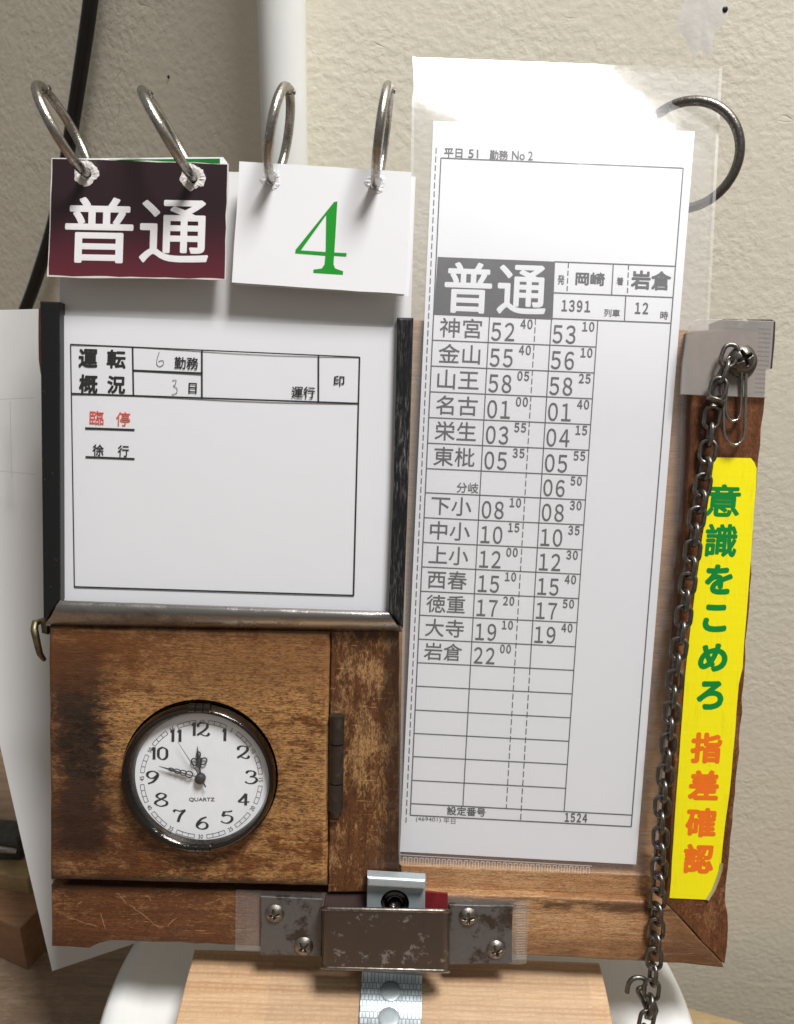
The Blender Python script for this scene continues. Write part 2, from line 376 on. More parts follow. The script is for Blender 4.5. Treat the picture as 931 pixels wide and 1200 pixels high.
sb = Mat('scuffed_black_metal'); a1 = sb.noise((2200, 260, 500), 4, .65, .2, (1, 2, 3), (0, 0, .5)); a2 = sb.noise((2000, 200, 500), 4, .65, .2, (5, 2, 3), (0, 0, -.7)); a3 = sb.noise((60, 30, 60), 4, .6)
sm_ = sb.math('MULTIPLY', sb.math('MAXIMUM', sb.ramp(a1, [(.52, 0.), (.70, 1.)]), sb.ramp(a2, [(.54, 0.), (.72, 1.)])), sb.ramp(a3, [(.40, .15), (.62, 1.)]))
sb.set(sb.mix(sm_, (.022, .022, .023), (.26, .255, .25)), sb.ramp(sm_, [(0., .30), (1., .42)]), .5); sb.bump(sm_, .2, .0002); M['scuffed'] = sb.m
M['steel'] = metal('worn_steel', (.42, .40, .38), (.16, .14, .125), .26, .60, 5, 60, .08, 1)
M['bracket'] = metal('brown_coated_steel', (.105, .082, .068), (.30, .285, .275), .33, .605, 7, 190, .02, .65)
M['bracket_plate'] = metal('flaked_steel_plate', (.070, .054, .045), (.17, .165, .165), .42, .45, 9, 130, .035, .6)
M['zinc'] = metal('zinc_plate', (.52, .58, .60), (.38, .44, .47), .36, .55, 4, 120, .2, .45, .42)
M['screw'] = metal('old_screw_steel', (.30, .275, .245), (.12, .10, .085), .36, .55, 2, 500, .1, 1)
M['ring'] = metal('nickel_ring', (.50, .47, .43), (.26, .235, .21), .22, .58, 2, 700, .12, 1, .3)
M['ring_dark'] = metal('tarnished_ring', (.22, .20, .185), (.11, .10, .09), .25, .55, 6, 600, .12, 1)
M['chain'] = metal('chain_steel', (.25, .235, .215), (.085, .077, .068), .30, .52, 6, 500, .12, 1)
M['hinge'] = metal('bronze_hinge', (.085, .068, .055), (.16, .135, .115), .42, .6, 2, 300, .1, .8)
M['brass'] = metal('dull_brass', (.30, .25, .15), (.12, .10, .07), .38, .5, 2, 300, .1, 1)
M['bezel'] = metal('gunmetal_bezel', (.095, .085, .078), (.07, .06, .055), .10, .6, 2, 300, .1, 1, .14)
M['ink'] = plain('black_ink', (.022, .021, .022), .55, var=.1)
M['ink_grey'] = plain('grey_toner', (.085, .085, .092), .6, var=.1)
M['ink_pencil'] = plain('pencil', (.16, .16, .165), .6, var=.2, sc=900)
M['ink_red'] = plain('red_ink', (.72, .10, .075), .55, var=.05)
M['ink_green'] = plain('green_ink', (.012, .30, .022), .35, var=.03)
M['ink_white'] = plain('white_ink', (.80, .79, .80), .45, var=.02)
M['sign_green'] = plain('sign_green', (.0, .235, .035), .4, var=.03)
M['sign_orange'] = plain('sign_orange', (.86, .175, .012), .4, var=.03)
ym = Mat('yellow_film'); yr_ = ym.noise((60, 700, 60), 4, .6); yb_ = ym.noise((900, 90, 90), 3, .5)
yc_ = ym.mix(ym.math('MULTIPLY', ym.ramp(yb_, [(.60, 0.), (.68, 1.)]), .16), (.90, .80, .006), (.55, .42, .02))
yc_ = ym.mix(ym.math('MULTIPLY', ym.ramp(ym.noise((130, 130, 130), 7, .75), [(.60, 0.), (.72, 1.)]), .3), yc_, (.50, .38, .03))
ym.set(yc_, .34); ym.bump(ym.math('ADD', yb_, ym.math('MULTIPLY', yr_, .4)), .35, .0003); M['yellow'] = ym.m
def papermat(name, col, rough=.6):
    m = Mat(name); n = m.noise((25,) * 3, 4); f = m.noise((1600,) * 3, 4)
    m.set(m.mix(n, tuple(c * .965 for c in col), col), rough, 0, .35); m.bump(m.math('ADD', m.math('MULTIPLY', n, 2.5), m.math('MULTIPLY', f, .12)), .2, .0004); return m.m
M['paper'] = papermat('form_paper', (.725, .735, .76)); M['paper2'] = papermat('backing_paper', (.70, .695, .69)); M['paper3'] = papermat('timetable_paper', (.80, .81, .84))
M['card'] = papermat('white_card', (.83, .835, .85), .32); M['card_edge'] = papermat('torn_card_fibre', (.66, .63, .60), .8)
M['old_paper'] = papermat('left_sheet_paper', (.62, .62, .61), .6)
M['dial'] = plain('dial_white', (.84, .86, .89), .35, var=.02)
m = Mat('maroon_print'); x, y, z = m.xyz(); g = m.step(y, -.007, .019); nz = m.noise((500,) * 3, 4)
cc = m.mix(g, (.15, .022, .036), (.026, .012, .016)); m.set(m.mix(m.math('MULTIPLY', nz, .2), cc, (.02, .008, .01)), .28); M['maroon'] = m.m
def film(name, haze=.12, tint=(.9, .9, .9), rough=.1, spec=.045, dark=None):
    """thin clear plastic: transparent with a little haze and a glossy skin"""
    m = Mat(name); t = m.n('BsdfTransparent'); t.inputs[0].default_value = (dark or (1, 1, 1)) + (1,)
    d = m.n('BsdfDiffuse'); d.inputs[0].default_value = tint + (1,)
    a = m.n('MixShader'); n = m.noise((60,) * 3, 5, .6)
    ge = m.n('NewGeometry'); front = m.math('SUBTRACT', 1, ge.outputs['Backfacing'])
    m.l(m.math('MULTIPLY', front, m.math('ADD', haze * .75, m.math('MULTIPLY', n, haze * .5))), a.inputs[0]); m.l(t.outputs[0], a.inputs[1]); m.l(d.outputs[0], a.inputs[2])
    g = m.n('BsdfGlossy'); g.inputs['Roughness'].default_value = rough
    bp = m.n('Bump'); bp.inputs['Strength'].default_value = .12; bp.inputs['Distance'].default_value = .001; m.l(m.noise((75, 75, 75), 3, .5), bp.inputs['Height']); m.l(bp.outputs[0], g.inputs['Normal'])
    lw = m.n('LayerWeight'); lw.inputs['Blend'].default_value = .5
    fr = m.math('MULTIPLY', front, m.math('ADD', .045, m.math('MULTIPLY', m.math('POWER', lw.outputs['Facing'], 4), .5)))
    b = m.n('MixShader'); m.l(fr, b.inputs[0]); m.l(a.outputs[0], b.inputs[1]); m.l(g.outputs[0], b.inputs[2])
    m.l(b.outputs[0], m.out.inputs[0]); return m.m
M['film'] = film('sleeve_film', .095, (.85, .85, .86), .10)
M['film_seam'] = film('sleeve_seam', .35, (.8, .8, .8), .2)
SEAL = film('sealed_edge_film', .17, (.85, .85, .85), .15)
M['tape'] = film('clear_tape', .16, (.62, .6, .58), .18)
M['tape_edge'] = film('tape_serration', .22, (.75, .72, .68), .2)
M['frost'] = film('frosted_corner', .50, (.50, .47, .44), .3)
M['glass'] = film('watch_glass', .02, (.8, .8, .8), .01)
M['stool'] = plain('stool_plastic', (.74, .74, .72), .35, var=.03, sc=40)
M['redtape'] = plain('red_tape', (.22, .02, .025), .4, var=.2)
m = Mat('bare_pine'); bands = m.noise((14, 14, 14), 2)
# bands run across the stand's face: built from generated world-aligned coordinates of the plank
mp = m.n('Mapping'); mp.inputs['Scale'].default_value = (8, 290, 290); m.l(m.tc.outputs['Object'], mp.inputs[0])
no = m.n('TexNoise'); no.inputs['Scale'].default_value = 1; no.inputs['Detail'].default_value = 4; no.inputs['Distortion'].default_value = .3; m.l(mp.outputs[0], no.inputs['Vector'])
fi = m.noise((120, 1800, 1800), 4, .6)
cc = m.mix(m.ramp(no.outputs['Fac'], [(.35, 0.), (.65, 1.)]), (.44, .265, .14), (.60, .41, .24))
cc = m.mix(m.math('MULTIPLY', m.ramp(fi, [(.4, 1.), (.6, 0.)]), .25), cc, (.28, .14, .06)); wv = m.n('TexWave', bands_direction='Y'); wv.inputs['Scale'].default_value = 210; wv.inputs['Distortion'].default_value = 1.2; wv.inputs['Detail'].default_value = 2; m.l(m.tc.outputs['Object'], wv.inputs['Vector'])
dsh = m.noise((900, 260, 200), 2); rid = m.math('MULTIPLY', wv.outputs['Fac'], m.ramp(dsh, [(.42, .25), (.56, 1.)]))
cc = m.mix(m.math('MULTIPLY', rid, .38), cc, (.68, .46, .27)); m.set(cc, .5); m.bump(m.math('ADD', fi, rid), .3, .0003); M['plank'] = m.m
M['block'] = wood('block_walnut', (.30, .165, .09), (.20, .105, .055), (.34, .19, .105), 'u', 6, .2, .5, fleck=.1, scratch=0, dirt=.1, patch=.4)
M['block_pale'] = wood('block_pale', (.40, .29, .15), (.32, .22, .11), (.44, .33, .18), 'u', 7, .2, .5, fleck=.1, scratch=0, dirt=.0, patch=.4)
M['grey'] = plain('grey_moulding', (.06, .062, .06), .35, var=.3)

# ------------------------------------------------------------------ writing
_gc = {}
def glyph(text):
    if text in _gc: return _gc[text]
    c = bpy.data.curves.new('tmp', 'FONT'); c.body = text; c.resolution_u = 4
    o = bpy.data.objects.new('tmp', c); COL.objects.link(o); bpy.context.view_layer.update()
    me = bpy.data.meshes.new_from_object(o.evaluated_get(bpy.context.evaluated_depsgraph_get()))
    vs = [(v.co.x, v.co.y) for v in me.vertices]; fs = [tuple(p.vertices) for p in me.polygons]
    bpy.data.objects.remove(o); bpy.data.curves.remove(c); bpy.data.meshes.remove(me)
    _gc[text] = (vs, fs); return _gc[text]
FW = str.maketrans('0123456789', '０１２３４５６７８９')
def digits(mb, tx, x0, y0, wd, gap, ht, place, bold, sl):
    for i, ch in enumerate(tx):
        x = x0 + i * (wd + gap); y = y0 + i * (wd + gap) * sl
        write(mb, ch.translate(FW), (x, y, x + wd, y + ht), place, bold, sl, -.05, ref='０')
SLX, SLY = .036, -.032     # default baseline slope and upright slant (photo px)
def write(mb, text, box, place, bold=0.0, slx=SLX, sly=SLY, ref=None, mi=0):
    """text fitted into the photo-pixel box (x0,y0,x1,y1); place(px,py,k) -> 3D point.  bold thickens strokes by px"""
    vs, fs = glyph(text); rx = glyph(ref)[0] if ref else vs
    ax, bx = min(v[0] for v in rx), max(v[0] for v in rx); ay, by = min(v[1] for v in rx), max(v[1] for v in rx)
    x0, y0, x1, y1 = box; cx, cy = (x0 + x1) / 2, (y0 + y1) / 2; w, h = x1 - x0, y1 - y0
    w2, h2 = w - abs(sly) * h * .8, h - abs(slx) * w * .8
    offs = [(0, 0)] if not bold else [(0, 0)] + [(bold * cos(a), bold * sin(a)) for a in (k * pi / 4 for k in range(8))]
    for k, (ox, oy) in enumerate(offs):
        pts = []
        for a, b in vs:
            s = ((a - ax) / (bx - ax) - .5) * (w2 - 2 * bold); t = -((b - ay) / (by - ay) - .5) * (h2 - 2 * bold)
            pts.append(place(cx + s + ox + t * sly, cy + t + oy + s * slx, k))
        mb.add(pts, fs, False, mi)
def stroke(mb, a, b, wpx, place, dash=None, k=0):
    """a printed line between photo pixels a and b"""
    ax, ay = a; bx, by = b; L = hypot(bx - ax, by - ay); nx, ny = -(by - ay) / L * wpx / 2, (bx - ax) / L * wpx / 2
    segs = []
    if dash:
        t = 0
        while t < L: segs.append((t / L, min(1, (t + dash[0]) / L))); t += dash[0] + dash[1]
    else:
        n = max(1, int(L / 14)); segs = [(i / n, (i + 1) / n) for i in range(n)]
    for s, e in segs:
        p = lambda t, q: place(ax + (bx - ax) * t + nx * q, ay + (by - ay) * t + ny * q, k)
        mb.quad(p(s, 1), p(e, 1), p(e, -1), p(s, -1))
def lerp2(a, b, t): return (a[0] + (b[0] - a[0]) * t, a[1] + (b[1] - a[1]) * t)

# ================================================================== SETTING
YW = .072; ZF = -.37
XC = WY(331, 60, YW).x; TW = R(36)          # made-up bend behind the pipe, so the left wall catches less lamp light
xl_ = -1.2
def yw(x): return YW + max(0, XC - x) * tan(TW)
mb = MB(); mb.prism([(xl_, yw(xl_)), (XC, YW), (1.6, YW), (1.6, 1.0), (xl_, 1.0)], ZF - .02, 1.9)
wall = mb.build('wall', M['wall'], base=(0, YW, ZF)); tag(wall, 'cream embossed wall covering behind the board', None, None, 'structure')
def WW(px, py, off):
    p = WY(px, py, YW - off)
    if p.x < XC:
        d = ray(px, py); n = Vector((-sin(TW), -cos(TW), 0)); q = Vector((XC, YW, 0)) + n * off
        p = CAM + d * ((q - CAM).dot(n) / d.dot(n))
    return p
for px, py, r_ in ((198, 90, .0006), (850, 11, .0009)):
    mb = MB(); p = WW(px, py, .0001); mb.lathe(p, [(r_, 0), (r_ * .6, .0002), (0, .0002)], 10, (Vector((1, 0, 0)), Vector((0, 0, 1)), Vector((0, -1, 0)))); mb.build('nail_hole', M['cable'], wall)
mb = MB(); pl = []
for k in range(40):
    a = 2 * pi * k / 40; q = WY(822 + 26 * cos(a) * (1 + .25 * sin(5 * a + 1)) , 5 + 62 * sin(a) * (1 + .15 * sin(7 * a)), YW); pl.append(q)
cen = WY(822, 5, YW - .0004); mb.add([cen] + pl, [(0, k + 1, (k + 1) % 40 + 1) for k in range(40)], True); mb.build('filler_smear', M['filler'], wall)
mb = MB(); mb.box((-1.6, -1.2, ZF - .03), (1.6, .9, ZF)); tag(mb.build('floor', M['floor'], base=(0, 0, ZF)), 'brown wood floor below the stand', None, None, 'structure')

# pipe and cable on the wall
p0 = WY(330, 0, YW - .009); rp_ = .0073
pt = thing('wall_pipe', 'white plastic pipe running up the wall behind the cards', 'pipe', (p0.x, p0.y, ZF), None)
mb = MB(); mb.tube([(p0.x, p0.y, ZF), (p0.x, p0.y, 0), (p0.x, p0.y, .3), (p0.x, p0.y, .9)], rp_, 40); mb.build('pipe_run', M['pipe'], pt)
mb = MB(); mb.tube([(p0.x, p0.y, .42), (p0.x, p0.y, .435)], rp_ + .0012, 40); mb.build('pipe_clamp', M['pipe'], pt)
mb = MB(); cp = [(120, -120), (110, -30), (104, 20), (96, 75), (86, 140), (77, 195), (63, 262), (47, 315), (30, 362), (0, 430), (-40, 500)]
pts = []
for i in range(len(cp) - 1):
    for k in range(6):
        q = [cp[max(0, i - 1)], cp[i], cp[i + 1], cp[min(len(cp) - 1, i + 2)]]; t = k / 6
        f = lambda d: .5 * (2 * q[1][d] + (q[2][d] - q[0][d]) * t + (2 * q[0][d] - 5 * q[1][d] + 4 * q[2][d] - q[3][d]) * t * t + (3 * q[1][d] - q[0][d] - 3 * q[2][d] + q[3][d]) * t ** 3)
        pts.append(WW(f(0), f(1), .0055))
mb.tube(pts, .0027, 14); tag(mb.build('power_cable', M['cable'], base=pts[-1]), 'black cable hanging down the wall behind the maroon card', 'cable')

# ------------------------------------------------------------------ loose sheet and blocks at the lower left
mb = MB(); grid = []
for j in range(15):
    t = j / 14; row = []
    yl = 362 + (885 - 362) * t; xl = -160 + (-6 + 160) * t
    for i in range(9):
        s = i / 8
        # from the outer (left) edge to the edge hidden behind the board
        a = (-102 + 163.5 * t - 6 * sin(pi * t), 366 + 772 * t); b = (120 + 40 * t, 360 + 745 * t)
        x = a[0] + (b[0] - a[0]) * s; y = a[1] + (b[1] - a[1]) * s
        row.append(B(x, y, -.022 - .006 * sin(s * 2.6) - .004 * sin(t * 3)))
    grid.append(row)
mb.sheet(grid, .0004, (0, 0, 1)); sh = mb.build('loose_sheet', M['old_paper'], base=grid[-1][4], frame=BM); tag(sh, 'big white curled sheet leaning behind the board at its left side', 'paper sheet')
mb = MB()
for (a, b) in (((0, 468), (40, 466)), ((0, 552), (42, 556)), ((12, 470), (14, 560))):
    stroke(mb, a, b, 1.0, lambda x, y, k: B(x, y, -.0215))
mb.build('faint_rule', plain('faint_grey_ink', (.50, .50, .50)), sh)
ZD = -.215
mb = MB(); mb.box((-1.3, -.9, ZD - .022), (.088, YW + .55, ZD)); tag(mb.build('desk_top', M['floor'], base=(-.4, 0, ZD)), 'brown wood desk top under the tray and the blocks', None, None, 'structure')
def wblock(front, left, right, top_h, mat, name, label, llen, rlen, zb=ZD):
    p = WZ(*front, zb); a = (WZ(*left, zb + top_h) - WZ(front[0], front[1], zb)); l_ = WZ(*left, zb) - p; r_ = WZ(*right, zb) - p
    l_ = l_.normalized() * llen; r_ = r_.normalized() * rlen
    mb = MB(); mb.prism([p.to_2d(), (p + r_).to_2d(), (p + r_ + l_).to_2d(), (p + l_).to_2d()], zb, zb + top_h, bev=.0008)
    return tag(mb.build(name, mat, base=(p.x, p.y, zb)), label, 'wood block')
wblock((33, 1137), (0, 1122), (56, 1112), .0235, M['block'], 'wood_block', 'dark brown wood block on the desk left of the board', .09, .022)
wblock((44, 1096), (0, 1086), (60, 1078), .032, M['block_pale'], 'pale_wood_block', 'pale wood block standing behind the dark brown block', .09, .018)
p = WZ(31, 1004, ZD + .033)
gt = thing('grey_clamp', 'dark grey moulded clamp lying on the pale block at the left edge', 'clamp', (p.x - .02, p.y, ZD + .032), None)
zc = ZD + .0322
mb = MB(); mb.prism(rough_loop([(p.x - .05, p.y - .001), (p.x - .002, p.y - .001), (p.x, p.y + .004), (p.x - .003, p.y + .012), (p.x - .05, p.y + .014)], .004, .0003), zc, zc + .011, bev=.003); mb.build('jaw', M['grey'], gt)
mb = MB(); mb.tube([(p.x - .04, p.y - .0015, zc + .006), (p.x - .012, p.y - .0025, zc + .0075), (p.x - .003, p.y - .001, zc + .005)], [.002, .0018, .0014], 10); mb.build('lever', M['steel'], gt)
q0 = WZ(817, 1183, -.262); q1 = WZ(877, 1199, -.262); dq = (q1 - q0).normalized(); nq = Vector((dq.y, -dq.x, 0))
mb = MB(); lp = [(q0 - dq * .08).to_2d(), (q1 + dq * .1).to_2d(), (q1 + dq * .1 + nq * .12).to_2d(), (q0 - dq * .08 + nq * .12).to_2d()]
mb.prism(lp, ZF, -.262, bev=.001); tag(mb.build('tan_board', M['block_pale'], base=(q1.x, q1.y, ZF)), 'thick tan wood board by the wall at the lower right corner', 'board')

# ------------------------------------------------------------------ stand: pine plank with a zinc strip
PL = BM @ B(228, 1112, -.0035); PR = BM @ B(703, 1127, -.0035)
dT = ((PL + PR) / 2 - CAM).dot(fw); dBt = dT / 1.084
QL = CAM + ray(197, 1200) * dBt; QR = CAM + ray(713, 1203) * dBt
dn = ((QL + QR) / 2 - (PL + PR) / 2); ax_ = (PR - PL).normalized(); dn = (dn - ax_ * dn.dot(ax_)).normalized(); nn_ = dn.cross(ax_).normalized()
if nn_.z < 0: nn_ = -nn_
W_ = ((PR - PL).length + (QR - QL).length) / 2; mid = (PL + PR) / 2
LEN = .078
PB = mid + dn * LEN
PM = Matrix(((ax_.x, dn.x, nn_.x, PB.x), (ax_.y, dn.y, nn_.y, PB.y), (ax_.z, dn.z, nn_.z, PB.z), (0, 0, 0, 1)))
st = bpy.data.objects.new('plank_stand', None); COL.objects.link(st); st.matrix_world = PM; st['_b'] = (0, 0, 0)
tag(st, 'sloping pine plank with a zinc strip holding up the timetable board', 'stand')
mb = MB(); mb.prism(rough_loop([(-W_ / 2, -LEN), (W_ / 2, -LEN), (W_ / 2, 0), (-W_ / 2, 0)], .008, .00008), -.016, 0, bev=.0006); mb.build('plank', M['plank'], st)
mb = MB(); mb.prism([(-W_ * .30, -LEN + .004), (W_ * .46, -LEN + .004), (W_ * .46, 0), (-W_ * .30, 0)], .0001, .0002); mb.build('tape_cover', film('tape_cover_film', .05, (.75, .62, .52), .22), st)
PI_ = PM.inverted()
def P2(px, py, off=0):
    d = ray(px, py); t = ((PB + nn_ * off) - CAM).dot(nn_) / d.dot(nn_); return PI_ @ (CAM + d * t)
BW = lambda px, py, h: PI_ @ (BM @ B(px, py, h))
# strip: foot on the plank, neck rising behind the belt bracket, lipped head with a hole
mb = MB(); ftop = [P2(424, 1148, .0014), P2(495, 1151, .0014)]; fbot = [P2(421, 1203, .0014), P2(494, 1206, .0014)]
ext = (fbot[0] - ftop[0]).normalized() * .018
rows = [[BW(431, 1068, .0100), BW(498, 1070, .0100)], [BW(427, 1100, .0098), BW(496, 1103, .0098)], [BW(425, 1134, .0092), BW(495, 1137, .0092)], ftop, fbot, [fbot[0] + ext, fbot[1] + ext]]
g2 = [[a.lerp(b, k / 6) for k in range(7)] for a, b in rows]
nz_ = PI_.to_3x3() @ ew
mb.sheet(g2, .0011, nz_)
zm = Mat('zinc_tread'); br = zm.n('TexBrick'); br.inputs['Scale'].default_value = 1; br.offset = .5
mpz = zm.n('Mapping'); mpz.inputs['Scale'].default_value = (560, 560, 560); zm.l(zm.tc.outputs['Object'], mpz.inputs[0]); zm.l(mpz.outputs[0], br.inputs['Vector'])
br.inputs['Color1'].default_value = (.50, .55, .57, 1); br.inputs['Color2'].default_value = (.36, .41, .44, 1); br.inputs['Mortar'].default_value = (.19, .22, .24, 1); br.inputs['Mortar Size'].default_value = .07; br.inputs['Brick Width'].default_value = .62; br.inputs['Row Height'].default_value = 1.0
zm.set(br.outputs['Color'], .36, .5); zm.bump(br.outputs['Fac'], .5, -.0004); M['tread'] = zm.m
zs = mb.build('zinc_strip', M['tread'], st)
def rivet(px, py):
    c = P2(px, py, .0014); mb = MB(); mb.lathe(c, [(.0031, 0), (.0031, .0002), (.0028, .00032), (.0015, .00036), (0, .00037)], 28); return mb.build('rivet', M['zinc'], zs)
rivet(458, 1162); rivet(456, 1193)
# head plate lies in front of the rail, in board coordinates: bring it over to the stand's frame
mb = MB(); hc = B(463, 1058, .0105)
mb.prism(poly([(430.5, 1036), (498.5, 1040), (498, 1090), (429.5, 1088)], .0105), .0095, .0108, holes=[circ(hc, .0042, 40)], bev=.0002)
lp = [(430.5, 1025.5), (499, 1029.5), (498.5, 1041), (430.5, 1037)]
mb.prism(poly(lp, .0125), .0098, .0135, bev=.0008)
mb.v = [PI_ @ (BM @ p) for p in mb.v]; mb.build('strip_head', M['zinc'], st)
mb = MB(); mb.lathe(hc + Vector((0, 0, -.0009)), [(.0039, -.003), (.0039, .0004), (.0027, .0012), (.0021, .0012), (.0019, -.001), (0, -.001)], 32); mb.v = [PI_ @ (BM @ p) for p in mb.v]; mb.build('bolt', M['bezel'], st)

# ------------------------------------------------------------------ white plastic stool the plank stands on
ZS = (PM @ Vector((0, 0, -.016))).z - .0002
a, b, c = WZ(116, 1200, ZS), WZ(152, 1112, ZS), WZ(814, 1200, ZS)
d = 2 * (a.x * (b.y - c.y) + b.x * (c.y - a.y) + c.x * (a.y - b.y))
ux = ((a.x**2 + a.y**2) * (b.y - c.y) + (b.x**2 + b.y**2) * (c.y - a.y) + (c.x**2 + c.y**2) * (a.y - b.y)) / d
uy = ((a.x**2 + a.y**2) * (c.x - b.x) + (b.x**2 + b.y**2) * (a.x - c.x) + (c.x**2 + c.y**2) * (b.x - a.x)) / d
SR = hypot(a.x - ux, a.y - uy); print('STOOL', ux, uy, SR, ZS, 'plank', PB, LEN)
ts = thing('plastic_tray', 'round white plastic tray standing under the pine plank', 'tray', (ux, uy, ZD), None)
mb = MB(); mb.lathe((ux, uy, 0), [(0, ZS), (SR - .012, ZS), (SR - .0105, ZS + .0008), (SR - .006, ZS + .0025), (SR - .002, ZS + .0018), (SR, ZS - .001), (SR + .0005, ZS - .006), (SR - .001, ZS - .012), (SR - .004, ZS - .0125), (SR - .0042, ZS - .013)], 128); mb.build('rim_plate', M['stool'], ts)
mb = MB(); mb.lathe((ux, uy, 0), [(SR - .0045, ZS - .0122), (SR - .004, ZS - .03), (SR - .012, ZD + .004), (SR - .014, ZD + .0002), (SR - .018, ZD + .0002)], 128); mb.build('skirt', M['stool'], ts)

# ================================================================== TIMETABLE BOARD
hold = thing('timetable_holder', 'old wooden timetable board with clock panel, metal form frame and yellow sticker', 'timetable board', HB)
def part(name, mat, mb, parent=hold, label=None):
    o = mb.build(name, mat, parent)
    if label: o['label'] = label
    return o
# backing veneer board
mb = MB(); mb.prism(poly([(60, 360), (840, 388), (815, 1090), (62, 1085)], 0), -.004, 0); part('backing_board', M['board'], mb)
mb = MB(); mb.prism(poly([(66, 372), (470, 384), (466, 745), (60, 738)], .0085), 0, .0085); part('form_bed', M['stile'], mb)
# clock panel
WC = B(234.5, 909, .010); RW = .0221
mb = MB(); mb.prism(rough_loop(poly([(56.5, 734), (386.2, 740.5), (383.8, 1039.5), (59, 1032)], .010), .005, .00007), -.004, .010, holes=[circ(WC, RW + .0006, 72)], bev=.0013); cp_ = part('clock_panel', M['panel'], mb)
mb = MB(); mb.prism(rough_loop(poly([(387.8, 739), (468.5, 739), (467.5, 1022), (470, 1046), (384.6, 1046)], .009), .005, .00008), -.0005, .009, bev=.0006); part('centre_post', M['post'], mb)
# lower rail: dark left half, bare right half, inner ledge
mb = MB(); mb.prism(rough_loop(poly([(60.5, 1037), (384, 1046.5), (384, 1113.5), (276, 1108.5), (130, 1102.5), (116, 1106), (104, 1111.5), (61, 1109)], .0065), .004, .00012), -.004, .0065, bev=.0005); part('bottom_rail', M['rail'], mb)
mb = MB(); mb.prism(rough_loop(poly([(385, 1047), (525, 1047), (779, 1057), (847.5, 1129), (849, 1134), (799, 1129.5), (620, 1119.5), (384.8, 1113.5)], .0065), .005, .00012), -.004, .0065, bev=.0005); part('bottom_rail', M['rail_light'], mb, label='paler bare right half of the bottom rail')
mb = MB(); mb.prism(rough_loop(poly([(469, 1013.5), (786, 1026), (781, 1056.5), (525, 1046), (471, 1044)], .0035), .006, .00008), 0, .0035, bev=.0007); mb.prism(poly([(469, 990), (786, 1003), (786, 1024), (469, 1012)], .0018), .0002, .0018); part('inner_ledge', M['rail_light'], mb)
# right stile
mb = MB(); mb.prism(rough_loop(poly([(811, 462), (897.5, 464), (892, 520), (885, 590), (879.5, 690), (874, 770), (869, 850), (862, 930), (856, 1000), (849.5, 1055), (853, 1072), (854, 1088), (850, 1130), (848.2, 1129), (780, 1057), (785, 1010), (791, 850), (799, 690), (806, 590)], .0065), .004, .00016), -.004, .0065, bev=.0005); part('side_stile', M['stile'], mb)
mb = MB(); mb.prism(poly([(811, 388), (901, 380), (897.5, 463.5), (811, 461.5)], .0065), -.004, .0065, bev=.0008); part('stile_head', M['stile'], mb)
# hinge
mb = MB(); hp = [B(395.5, y, .0095) for y in (838, 950)]
mb = MB(); mb.prism(poly([(386.5, 838), (404, 838.5), (402, 950), (384.5, 949.5)], .0094), .0085, .0101, bev=.0002); hinge = part('hinge', M['hinge'], mb)
for y0, y1 in ((838, 871), (872, 917), (918, 950)):
    mb = MB(); a = B(395.6 - (y0 - 838) * .012, y0, .0108); b = B(395.6 - (y1 - 838) * .012, y1 - .6, .0108); mb.tube([a, a.lerp(b, .5), b], .00195, 18); part('knuckle', M['hinge'], mb, hinge)
mb = MB(); a = B(394.3, 949, .0108); b = B(394, 957, .0108); mb.tube([a, b], [.0016, .0011], 14); part('pin', M['hinge'], mb, hinge)
# latch at the left and the fittings behind the black bar
mb = MB(); lp = [B(50, 727, .004), B(41.5, 730, .006), B(40.5, 738, .0075), B(43.5, 752, .0075), B(47, 766, .006), B(52, 773, .004)]; mb.tube(lp, [.0007, .0011, .0011, .0010, .0009, .0007], 10); latch = part('latch', M['brass'], mb)
mb = MB(); mb.prism(poly([(47, 726), (55, 727), (56, 744), (49, 742)], .006), .001, .006, bev=.0003); part('latch_plate', M['brass'], mb, latch)
mb = MB(); mb.prism(rough_loop(poly([(43.5, 362), (50, 356), (52, 430), (49, 452), (44, 408)], .004), .003, .0002), -.004, .004, bev=.0006); part('strap_stub', M['stile'], mb)
# metal frame of the form: two black bars and a bright lower channel
fr = None
def bar(pxs, h0, h1, mat, name, bev=.0006, label=None):
    mb = MB(); mb.prism(poly(pxs, h1), h0, h1, bev=bev); return part(name, mat, mb, hold, label)
bar([(46.5, 352.5), (69.5, 353.5), (70.5, 704), (52.5, 728), (50.5, 724)], -.004, .0125, M['black'], 'frame_bar')
bar([(465.5, 371.5), (485, 372), (480, 540), (472.8, 737.5), (455, 717), (461, 560)], -.0005, .0125, M['scuffed'], 'frame_bar', .0008, 'scuffed black bar with grey scratches')
mb = MB(); pr = [((70.5, 704), (454.5, 717), .0123), ((66.5, 709), (457.5, 721), .0137), ((60, 722), (464.5, 731), .0130), ((54.5, 729.5), (471, 737.2), .0108), ((54.5, 733.5), (471, 740.5), .0095), ((54.5, 733.5), (471, 740.5), .0086)]
grid = [[B(*lerp2(a, b, k / 20), h) + Vector((0, 0, random.gauss(0, .00006))) for k in range(21)] for a, b, h in pr]
mb.sheet(grid, .0006, (0, 0, 1)); part('frame_channel', M['steel'], mb)
